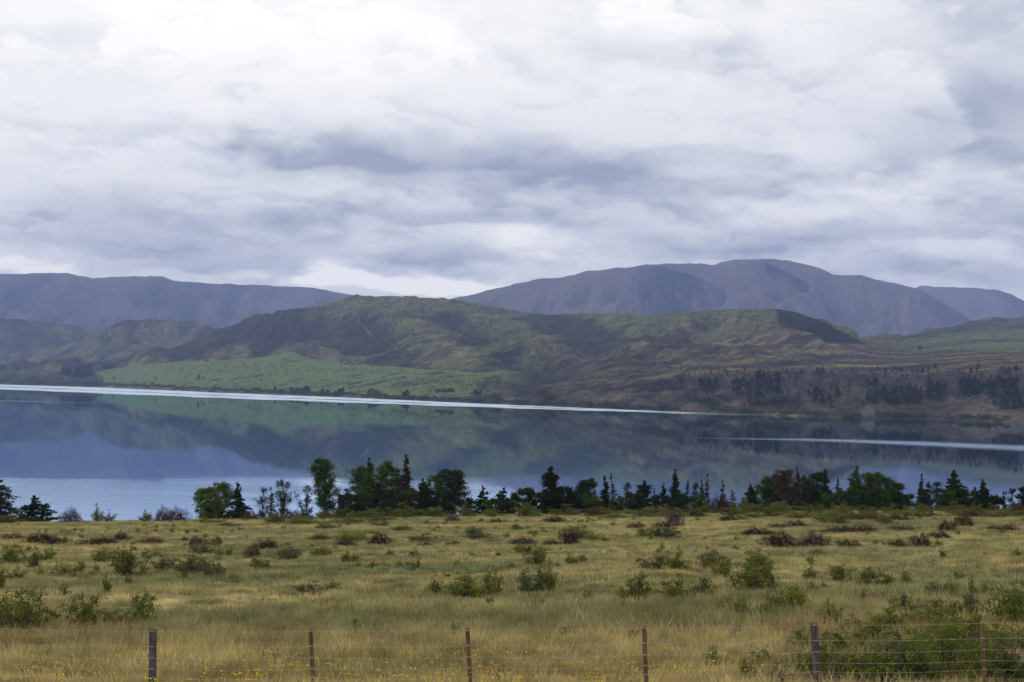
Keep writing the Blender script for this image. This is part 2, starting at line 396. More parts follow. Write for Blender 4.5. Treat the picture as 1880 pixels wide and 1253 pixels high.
def lcol(xx, yy, z, r1, r2, t):
    c = lerp(scrub * 1.05, olive * 1.0, sst(r1 + .7 * fbm(xx / 120, yy / 200, 5, 101), .25, .75))
    c = lerp(c, tan * .85, .75 * sst(r1 + .9 * fbm(xx / 60, yy / 140, 5, 104), .72, 1.0))
    return lerp(c, brown, .45 * sst(fbm(xx / 300, yy / 300, 4, 105), .0, .3))
def mcol(xx, yy, z, r1, r2, t):
    c = lerp(C(.020, .030, .056), C(.100, .094, .112), sst(r1 + .6 * fbm(xx / 500, yy / 700, 5, 111), .1, .75))  # mauve tussock; relief shading put into the colour as dark bluish valleys, paler ridges
    return lerp(c, C(.145, .125, .125), .5 * sst(r2 + .6 * fbm(xx / 200, yy / 300, 5, 112), .6, .95))
MT_M = terrain_mat('mountain_cover', 0.004, 0.02, 0.9, 25.0, .8, 1.22)
BL2 = ridge('hills', 20, 520, 330, 150, [(20, 690), (60, 672), (100, 652), (170, 616), (213, 593), (235, 588), (300, 586), (350, 589), (380, 596), (400, 606), (460, 645), (520, 680)], [(20, 5900), (520, 5900)], 650, 12, 70, 230, lcol, MT_H, 201, .95)
BL1 = ridge('hills', -500, 270, 330, 120, [(-500, 560), (-200, 578), (0, 585), (60, 588), (130, 595), (150, 602), (175, 614), (230, 650), (270, 680)], [(-500, 7000), (270, 7000)], 800, 12, 80, 300, lcol, MT_H, 205, .95)
ridge('mountains', -900, 1000, 800, 220, [(-900, 540), (-400, 500), (-100, 508), (0, 503), (60, 500), (125, 500), (150, 505), (172, 510), (240, 506), (300, 506), (320, 514), (400, 519), (480, 523), (560, 526), (600, 531), (660, 544), (720, 556), (830, 585), (1000, 640)],
      [(-900, 10500), (1000, 10500)], 3400, 60, 560, 1300, mcol, MT_M, 301, .85)
ridge('mountains', -700, 420, 420, 140, [(-700, 520), (-300, 506), (0, 506), (60, 503), (126, 503), (170, 517), (235, 548), (300, 585), (350, 622), (420, 690)], [(-700, 9700), (420, 9700)], 2700, 60, 380, 1000, mcol, MT_M, 331, .9)
ridge('mountains', 90, 560, 300, 130, [(90, 640), (170, 560), (225, 520), (245, 509), (300, 509), (322, 519), (370, 546), (430, 580), (490, 620), (560, 690)], [(90, 10100), (560, 10100)], 2700, 60, 380, 1000, mcol, MT_M, 337, .9)
ridge('mountains', 1350, 2700, 500, 160, [(1350, 640), (1600, 560), (1690, 524), (1740, 527), (1800, 529), (1830, 531), (1860, 541), (1880, 552), (1930, 575), (2100, 560), (2700, 500)], [(1350, 11300), (2700, 11300)], 2300, 60, 430, 1500, mcol, MT_M, 307, .85)
ridge('mountains', 700, 2100, 700, 260, [(700, 600), (820, 550), (850, 543), (890, 534), (950, 520), (985, 513), (1000, 510), (1040, 508), (1080, 496), (1130, 490), (1200, 484), (1230, 482), (1285, 482), (1310, 486), (1328, 479), (1345, 476), (1400, 474), (1450, 477), (1480, 485), (1500, 489), (1530, 502), (1560, 505), (1580, 503), (1610, 513), (1650, 520), (1690, 530), (1740, 560), (1800, 595), (1880, 632), (2100, 690)],
      [(700, 8700), (2100, 8700)], 2800, 60, 560, 1050, mcol, MT_M, 313, .88)
ridge('mountains', 800, 1640, 420, 170, [(800, 640), (880, 562), (940, 528), (1000, 514), (1080, 500), (1140, 494), (1215, 488), (1260, 500), (1320, 524), (1400, 556), (1480, 596), (1560, 640), (1640, 700)], [(800, 8150), (1640, 8150)], 2300, 60, 400, 850, mcol, MT_M, 343, .9)
ridge('mountains', 1260, 1820, 360, 170, [(1260, 640), (1300, 560), (1335, 500), (1360, 482), (1405, 479), (1450, 500), (1500, 530), (1570, 566), (1640, 602), (1720, 645), (1820, 700)], [(1260, 8350), (1820, 8350)], 2300, 60, 400, 850, mcol, MT_M, 349, .9)

# ------------------------------------------------------------------ lake
Uw = np.linspace((-700 - 940) / F, (2500 - 940) / F, 700)
pyw = np.concatenate([np.linspace(700, 835, 380), np.linspace(836, 1000, 120)])
wY = np.concatenate([np.linspace(7500, 3000, 60)[:-1], 1 / np.linspace(1 / 3000, 1 / 700, 420), 1 / np.linspace(1 / 690, 1 / 200, 90)])[:, None] + 0 * Uw[None]
wX = Uw[None] * wY
qx, qy = topx(wX, wY, 0 * wX)
sh = np.interp(qx, [p[0] for p in SHORE], [p[1] for p in SHORE])
low = np.interp(qx, [-700, 0, 320, 640, 940, 1260, 1400, 1600], [690, 715, 728, 740, 750, 760, 763.5, 768])
wob = .9 * fbm(qx / 110, qy / 3, 4, 400)
band = sst(low - qy + 1.6 * wob, -1.2, 1.6) * sst(qy - sh, -.5, .6) * (1 - sst(qx, 1380, 1640))
band *= 1 - .8 * np.exp(-((qy - (sh * .45 + low * .55) + 1.0 * fbm(qx / 160, 0 * qx, 3, 405)) / .55) ** 2) * sst(fbm(qx / 120, qy / 9, 3, 403), -.25, .1)
band *= .62 + .38 * sst(fbm(qx / 60, qy / 1.6, 4, 409), -.25, .25)
cl2 = np.interp(qx, [1100, 1250, 1500, 1700, 1880, 2200], [801, 804, 808, 815, 823, 838]); wd2 = np.interp(qx, [1100, 1400, 1880, 2200], [.6, 2.2, 6.5, 9])
st2 = np.exp(-((qy - cl2 + wob) / wd2) ** 2) * sst(qx, 1130, 1500) * .34
cl3 = np.interp(qx, [-200, 0, 200, 320], [733, 736, 741, 747]); st3 = np.exp(-((qy - cl3) / .7) ** 2) * (1 - sst(qx, 60, 300)) * .3
near = .05 * sst(qy, 838, 930) + .42 * sst(qy, 874, 902) * (1 - sst(qx, 760, 960)) + .2 * sst(qy, 872, 890) * (1 - sst(qx, 100, 300))
MTW, t = material('lake_water')
pos = t.n('ShaderNodeNewGeometry').outputs['Position']
ruf = t.n('ShaderNodeAttribute', attribute_name='ruffle').outputs['Fac']
cal = t.n('ShaderNodeAttribute', attribute_name='ripple').outputs['Fac']
wv1 = t.noise(t.scl(pos, (0.12, 0.55, 1)), 1.0, 3, 0.5)
wv2 = t.noise(t.scl(pos, (0.5, 2.2, 1)), 1.0, 3, 0.5)
gust = t.ss(t.noise(t.scl(pos, (0.012, 0.03, 1)), 1.0, 3), 0.35, 0.65)
hh = t.m('ADD', t.m('MULTIPLY', wv1, 1.0), t.m('MULTIPLY', wv2, 0.25))
stg = t.m('ADD', t.m('MULTIPLY', t.m('MULTIPLY', cal, gust), 0.20), t.m('ADD', 0.005, t.m('MULTIPLY', ruf, 0.3)))
bp = t.n('ShaderNodeBump', i_Strength=stg, i_Distance=0.35, i_Height=hh)
rough = t.m('ADD', 0.022, t.m('MULTIPLY', ruf, 0.42))
dif = t.n('ShaderNodeBsdfDiffuse', i_Color=(0.014, 0.036, 0.085))
glo = t.n('ShaderNodeBsdfGlossy', i_Color=t.mix(ruf, (0.68, 0.84, 1.0), (0.66, 0.75, 0.84)), i_Roughness=rough, i_Normal=bp.outputs[0])
fr = t.n('ShaderNodeFresnel', i_IOR=1.333, i_Normal=bp.outputs[0])
fac = t.m('MAXIMUM', fr.outputs[0], t.m('MULTIPLY', ruf, 0.28))
mxs = t.n('ShaderNodeMixShader', i_0=fac, i_1=dif.outputs[0], i_2=glo.outputs[0])
t.n('ShaderNodeOutputMaterial', i_Surface=mxs.outputs[0])
lake, _ = grid('lake', wX, wY, 0 * wX, MTW, None, {'ruffle': np.clip(band + st2 + st3, 0, 1), 'ripple': near * 2}); tag(lake, kind='structure')

# lake bed and land under everything
g, _ = grid('ground', *[a for a in np.meshgrid(np.linspace(-9800, 9800, 30), np.linspace(-1500, 12300, 30))], np.full((30, 30), -6.0), MT_M, np.full((30, 30, 3), .05)); tag(g, kind='structure')

# ------------------------------------------------------------------ near terrace (meadow)
EDGE = curve([(-700, 960), (0, 957), (300, 953), (600, 948), (900, 943), (1200, 939), (1500, 936), (1880, 936), (2500, 936)])
EY = 150.0
def near_z(X, Y):
    Ye = np.maximum(Y, 1.0); u = np.clip(X / Ye, -.9, .9)
    ez = CAM_Z + EDGE(u) * EY - .35
    fz = 28.62 + .022 * np.clip(X, -25, 25)
    t = np.clip((Y - 29) / (EY - 29), 0, 1)
    z = fz + (ez - fz) * (t * .9 + .1 * t * t)
    z = np.where(Y < 29, fz + (29 - Y) * .12, z)
    dn = sst(Y, EY, EY + 26)
    z = z - np.clip(Y - EY, 0, 400) * .135 * sst(Y, EY - 6, EY + 12)
    e = (1 - sst(Y, EY - 45, EY - 15)) * sst(Y, 34, 50)
    z = z + e * (.45 * fbm(X / 19, Y / 13, 3, 500)) + .07 * fbm(X / 2.2, Y / 2.2, 3, 505) * (1 - dn * .5)
    return np.maximum(z, -5.5)
gy = np.concatenate([np.linspace(-40, 20, 16)[:-1], np.linspace(20, 60, 170)[:-1], np.linspace(60, 175, 190)[:-1], np.linspace(175, 420, 40)])
gu = np.linspace(-.62, .62, 420)
GY = gy[:, None] + 0 * gu[None]; GX = gu[None] * np.maximum(GY, 45.0)
GX = gu[None] * (np.abs(GY) + 14)
GZ = near_z(GX, GY)

def grass_col(t, pos):
    """tan, straw and olive patches drawn out along the terrace"""
    a = t.noise(t.scl(pos, (0.045, 0.13, 0.0)), 1.0, 5, 0.6)
    b = t.noise(t.scl(pos, (0.35, 0.6, 0.0)), 1.0, 4, 0.6)
    c = t.noise(t.scl(pos, (1.6, 2.2, 0.0)), 1.0, 3, 0.6)
    dd = t.noise(t.scl(pos, (0.11, 0.3, 0.0)), 1.0, 3, 0.5)
    sp = t.n('ShaderNodeSeparateXYZ', i_0=pos)
    nearf = t.m('SUBTRACT', 1.0, t.ss(sp.outputs[1], 36.0, 48.0))
    f = t.m('ADD', t.m('MULTIPLY', a, .55), t.m('MULTIPLY', b, .45))
    gband = t.m('MULTIPLY', t.ss(sp.outputs[1], 33.0, 38.0), t.m('SUBTRACT', 1.0, t.ss(sp.outputs[1], 44.0, 62.0)))
    f = t.m('SUBTRACT', f, t.m('MULTIPLY', gband, 0.04))
    f = t.m('ADD', t.m('ADD', f, 0.020), t.m('MULTIPLY', nearf, 0.055))
    col = t.mix(t.ss(f, .42, .60), (0.215, 0.230, 0.105), (0.50, 0.42, 0.20))
    col = t.mix(t.m('MULTIPLY', t.ss(b, .50, .60), .70), col, (0.140, 0.155, 0.062))
    col = t.mix(t.m('MULTIPLY', t.ss(c, .50, .68), .55), col, (0.56, 0.47, 0.28))
    col = t.mix(t.m('MULTIPLY', t.ss(dd, .57, .68), t.m('ADD', .18, t.m('MULTIPLY', nearf, .45))), col, (0.30, 0.14, 0.07))
    e_ = t.noise(t.scl(pos, (0.55, 1.5, 0.0)), 1.0, 4, 0.6)
    kb = t.m('ADD', .68, t.m('MULTIPLY', t.ss(e_, .40, .60), .58))
    col = t.mix(1.0, col, t.n('ShaderNodeCombineColor', i_0=kb, i_1=kb, i_2=kb).outputs[0], 'MULTIPLY')
    col = t.mix(t.m('MULTIPLY', nearf, .14), col, (0.52, 0.33, 0.13))
    return col
MG, t = material('meadow_soil')
pos = t.n('ShaderNodeNewGeometry').outputs['Position']
gc = grass_col(t, pos)
fn = t.noise(pos, 6.0, 5, .7)
gc = t.mix(1.0, gc, t.n('ShaderNodeCombineColor', i_0=t.m('ADD', .35, fn), i_1=t.m('ADD', .35, fn), i_2=t.m('ADD', .35, fn)).outputs[0], 'MULTIPLY')
bp = t.n('ShaderNodeBump', i_Strength=1.0, i_Distance=.12, i_Height=t.m('ADD', fn, t.noise(pos, 1.4, 3)))
p = t.n('ShaderNodeBsdfPrincipled', i_Base_Color=gc, i_Roughness=1.0, i_Normal=bp.outputs[0]); p.inputs['Specular IOR Level'].default_value = 0
t.n('ShaderNodeOutputMaterial', i_Surface=p.outputs[0])
meadow, BN = grid('meadow', GX, GY, GZ, MG); tag(meadow, kind='structure')

# ------------------------------------------------------------------ foliage tools
def leaf_mat(name, c1, c2, c3, sc=1.2, transl=.25):
    m, t = material(name)
    pos = t.n('ShaderNodeNewGeometry').outputs['Position']
    oi = t.n('ShaderNodeObjectInfo').outputs['Random']
    a = t.ss(t.noise(pos, sc, 4, .6), .38, .62); b = t.ss(t.noise(pos, sc * 6, 2, .6), .35, .7)
    c = t.mix(a, c1, c2); c = t.mix(t.m('MULTIPLY', b, .5), c, c3)
    k = t.m('ADD', .82, t.m('MULTIPLY', oi, .36))
    c = t.mix(1.0, c, t.n('ShaderNodeCombineColor', i_0=k, i_1=k, i_2=k).outputs[0], 'MULTIPLY')
    d = t.n('ShaderNodeBsdfDiffuse', i_Color=c); tr = t.n('ShaderNodeBsdfTranslucent', i_Color=c)
    mm = t.n('ShaderNodeMixShader', i_0=transl, i_1=d.outputs[0], i_2=tr.outputs[0])
    t.n('ShaderNodeOutputMaterial', i_Surface=mm.outputs[0])
    return m
def bark_mat(name, c1, c2, sc=8):
    m, t = material(name)
    pos = t.n('ShaderNodeNewGeometry').outputs['Position']
    n = t.noise(t.scl(pos, (1, 1, .2)), sc, 5, .7)
    c = t.mix(t.ss(n, .35, .65), c1, c2)
    bp = t.n('ShaderNodeBump', i_Strength=.8, i_Distance=.02, i_Height=n)
    p = t.n('ShaderNodeBsdfPrincipled', i_Base_Color=c, i_Roughness=.95, i_Normal=bp.outputs[0]); p.inputs['Specular IOR Level'].default_value = .1
    t.n('ShaderNodeOutputMaterial', i_Surface=p.outputs[0])
    return m
LM = {
 'pine':  leaf_mat('pine_needles', (.018, .030, .016), (.032, .050, .020), (.045, .060, .024)),
 'blue':  leaf_mat('blue_green_needles', (.022, .036, .030), (.034, .052, .040), (.05, .068, .045)),
 'green': leaf_mat('willow_leaves', (.030, .060, .014), (.060, .105, .022), (.095, .145, .035)),
 'light': leaf_mat('pale_leaves', (.060, .100, .020), (.100, .150, .030), (.14, .18, .045)),
 'mixed': leaf_mat('mixed_leaves', (.022, .042, .014), (.050, .084, .022), (.095, .125, .036)),
 'brown': leaf_mat('brown_needles', (.040, .034, .026), (.060, .052, .034), (.075, .06, .045)),
 'briar': leaf_mat('briar_leaves', (.050, .072, .014), (.13, .155, .025), (.27, .28, .05), 2.0),
 'briar2': leaf_mat('dusty_briar_leaves', (.065, .082, .030), (.115, .130, .048), (.19, .20, .085), 2.0),
 'heath': leaf_mat('dark_heath', (.030, .016, .016), (.052, .028, .026), (.08, .048, .04), 2.0, .1),
 'purple': leaf_mat('purple_heath', (.055, .034, .042), (.090, .058, .066), (.13, .09, .095), 2.0, .1),
 'rust':  leaf_mat('rusty_heath', (.075, .032, .020), (.12, .055, .03), (.15, .08, .045), 2.0, .1),
 'olive': leaf_mat('olive_leaves', (.070, .082, .020), (.125, .135, .030), (.18, .175, .045), 1.5),
 'farw':  leaf_mat('far_willow', (.030, .045, .018), (.050, .072, .026), (.07, .09, .035), .05),
 'farp':  leaf_mat('far_pine', (.012, .020, .014), (.020, .030, .018), (.026, .036, .022), .05),
}
BK = bark_mat('dark_bark', (.030, .024, .020), (.070, .058, .048))
BKG = bark_mat('grey_bark', (.06, .052, .046), (.13, .115, .10))

def rquads(rng, P, size, flat=0.0, asp=.55):
    """one small folded-diamond leaf at every point of P"""
    n = len(P); d = rng.normal(size=(n, 3)); d[:, 2] *= (1 - flat); d /= np.linalg.norm(d, axis=1)[:, None] + 1e-9
    e = rng.normal(size=(n, 3)); e[:, 2] *= (1 - flat * .7); e -= d * (e * d).sum(1)[:, None]; e /= np.linalg.norm(e, axis=1)[:, None] + 1e-9
    s = size * rng.uniform(.6, 1.35, n)[:, None]
    nrm = np.cross(d, e)
    V = np.stack([P - d * s, P + e * s * asp + nrm * s * .15, P + d * s, P - e * s * asp + nrm * s * .15], 1).reshape(-1, 3)
    return V
def quads_mesh(name, V, mat): return mesh_quads(name, V, np.arange(len(V)).reshape(-1, 4), mat)
def tubes_mesh(name, paths, mat, sides=5):
    Vs, Qs, off = [], [], 0
    ang = np.arange(sides) / sides * 2 * np.pi
    for pts, rad in paths:
        pts = np.asarray(pts, float); rad = np.asarray(rad, float); n = len(pts)
        tg = np.gradient(pts, axis=0); tg /= np.linalg.norm(tg, axis=1)[:, None] + 1e-9
        ref = np.where(np.abs(tg[:, 2:3]) > .9, [[1., 0, 0]], [[0, 0, 1.]])
        a = np.cross(tg, ref); a /= np.linalg.norm(a, axis=1)[:, None] + 1e-9; b = np.cross(tg, a)
        ring = pts[:, None] + rad[:, None, None] * (np.cos(ang)[None, :, None] * a[:, None] + np.sin(ang)[None, :, None] * b[:, None])
        Vs.append(ring.reshape(-1, 3)); i = np.arange(n * sides).reshape(n, sides) + off
        j = np.roll(i, -1, 1)
        Qs.append(np.stack([i[:-1], j[:-1], j[1:], i[1:]], -1).reshape(-1, 4)); off += n * sides
    return mesh_quads(name, np.concatenate(Vs), np.concatenate(Qs), mat, True)

PROF = {
 'cone':   lambda t: (1.02 - t) ** .95,
 'spire':  lambda t: .03 + .55 * (1 - t) ** .8 + .42 * (1 - t) ** 2,
 'oval':   lambda t: np.sqrt(np.clip(1 - ((t - .55) / .5) ** 2, 0.02, 1)),
 'round':  lambda t: np.sqrt(np.clip(1 - ((t - .52) / .49) ** 2, 0.02, 1)),
 'column': lambda t: np.where(t < .88, .55 + .5 * np.sin(t * 3.0) ** 2, np.sqrt(np.clip((1.02 - t) / .14, 0, 1))),
 'vase':   lambda t: np.where(t < .7, .35 + .9 * t, .98 * np.sqrt(np.clip((1.03 - t) / .33, 0, 1))),
 'ragged': lambda t: (.5 + .5 * np.sin(t * 9 + 1) ** 2) * (1.05 - t) ** .6,
}
def make_tree(h, wd, prof, leaf, dens, seed, t0=.06, lean=0.0, leafsize=.13, rise=.1, sparse=False):
    """returns (trunk mesh, crown mesh) standing at the origin"""
    rng = np.random.default_rng(seed)
    ks = np.linspace(0, 1, 9)
    bx, by = np.cumsum(rng.normal(0, .018 * h, 9)), np.cumsum(rng.normal(0, .018 * h, 9)); bx -= bx[0]; by -= by[0]
    bx = bx * .5 + lean * h * ks ** 1.5
    axis = lambda t: np.stack([np.interp(t, ks, bx), np.interp(t, ks, by), t * h], -1)
    tier = prof in ('cone', 'spire', 'ragged')
    nc = int(dens)
    t = t0 + (1 - t0) * rng.uniform(0, 1, nc) ** .95
    az = rng.uniform(0, 2 * np.pi, nc)
    ph = rng.uniform(0, 6.28, 6)
    if tier:      # whorls of branches, each whorl with its own few directions and reach
        nw = int(9 + h * 1.3); wt = np.sort(t0 + (1 - t0) * (np.arange(nw) + rng.uniform(-.3, .3, nw) + .5) / nw)
        pr = PROF[prof](wt) + .10; nc = int(nc * 1.7); wk = rng.choice(nw, nc, p=pr / pr.sum()); nbr = 8; waz = rng.uniform(0, 6.28, (nw, nbr)); wrr = rng.uniform(.55, 1.25, (nw, nbr))
        ph = rng.uniform(0, 6.28, 6); bj = rng.integers(0, nbr, nc); az = waz[wk, bj] + rng.normal(0, .10, nc); lump = wrr[wk, bj]
        t = wt[wk]; f_ = rng.uniform(.08, 1, nc) ** .75
        R = wd / 2 * PROF[prof](np.clip(t, 0, 1)) * lump * 1.12; rr = R * f_
        tt_ = np.clip(t + rng.normal(0, .020, nc), 0, 1.0)
        c = axis(tt_); c[:, 0] += rr * np.cos(az); c[:, 1] += rr * np.sin(az)
        c[:, 2] += np.where(f_ > .5, .22, .10) * rr * (1 if prof != 'ragged' else 2.2) - .04 * h * (1 - t) * f_
    else:
        lump = 1 + .24 * np.sin(3 * az + ph[0] + 7 * t) + .2 * np.sin(2 * az - 11 * t + ph[1]) + .16 * np.sin(17 * t + ph[2] + az) + .12 * np.sin(31 * t + ph[3])
        R = wd / 2 * PROF[prof](t) * lump
        rr = R * rng.uniform(.12, 1, nc) ** .6
        # group the clumps round fewer limb ends so that gaps open between them
        c = axis(t); c[:, 0] += rr * np.cos(az); c[:, 1] += rr * np.sin(az); c[:, 2] += (rise * .5) * rr
        ng_ = max(10, nc // 7); ci = rng.choice(nc, ng_, replace=False)
        dd_ = np.linalg.norm(c[:, None] - c[None, ci], axis=2); jn_ = ci[np.argmin(dd_, 1)]
        c = c + (c[jn_] - c) * .42
    # branches
    tw = .011 * h + .03
    paths = [(axis(ks), tw * (1.08 - ks) ** .9 + .008)]
    nb = min(nc, 110 if sparse else 80)
    ends = rng.choice(nc, nb, replace=False)
    for i in ends:
        ta = np.clip(t[i] - (.04 + rise * .45) * rr[i] / (wd / 2) - .02, .03, .97)
        a = axis(np.array([ta]))[0]; b = c[i]; mid = (a + b) / 2 + np.array([0, 0, (-.12 if rise < .3 else .1) * rr[i]]) + rng.normal(0, .05 * rr[i] + .01, 3)
        r0 = tw * .34 * (1.05 - ta) + .012
        paths.append(([a, mid, b], [r0, r0 * .65, .009]))
    trunk = tubes_mesh('trunk', paths, BKG if sparse and seed % 2 else BK, 5)
    # leaf clumps
    per = 14 if sparse else 30
    cr = (.24 if sparse else .30) * (h / 6.5) ** .5
    cs = np.clip(R / (wd * .30), .14, 1.0)[:, None, None]
    off = rng.normal(size=(nc, per, 3)) * cr * cs * np.array([.62, .62, .26 if tier else .5])
    out = np.stack([np.cos(az), np.sin(az), 0 * az], -1)[:, None] * rng.uniform(-1, .8, (nc, per, 1)) * cr * .9 * cs
    P = (c[:, None] + off + out).reshape(-1, 3)
    P = P[P[:, 2] > .02]
    V = rquads(rng, P, leafsize * .62, .25)
    # thin leader twigs breaking the outline
    return trunk, quads_mesh('crown', V, LM[leaf])

def ordw(i):
    o = ['leftmost', 'second', 'third', 'fourth', 'fifth', 'sixth', 'seventh', 'eighth', 'ninth', 'tenth', 'eleventh', 'twelfth', 'thirteenth', 'fourteenth', 'fifteenth', 'sixteenth', 'seventeenth', 'eighteenth', 'nineteenth', 'twentieth']
    tens = {20: 'twenty', 30: 'thirty', 40: 'forty', 50: 'fifty', 60: 'sixty', 70: 'seventy', 80: 'eighty', 90: 'ninety'}
    if i < 20: return o[i]
    n = i + 1
    if n % 10 == 0: return {30: 'thirtieth', 40: 'fortieth', 50: 'fiftieth', 60: 'sixtieth', 70: 'seventieth', 80: 'eightieth', 90: 'ninetieth'}[n]
    return tens[n // 10 * 10] + '-' + (['first'] + o[1:])[n % 10 - 1]
def lr(i, n):
    if i == 0: return 'leftmost'
    if i == n - 1: return 'rightmost'
    if i < n / 2: return ordw(i) + ' from the left'
    k = n - 1 - i
    return ordw(k) + ' from the right'

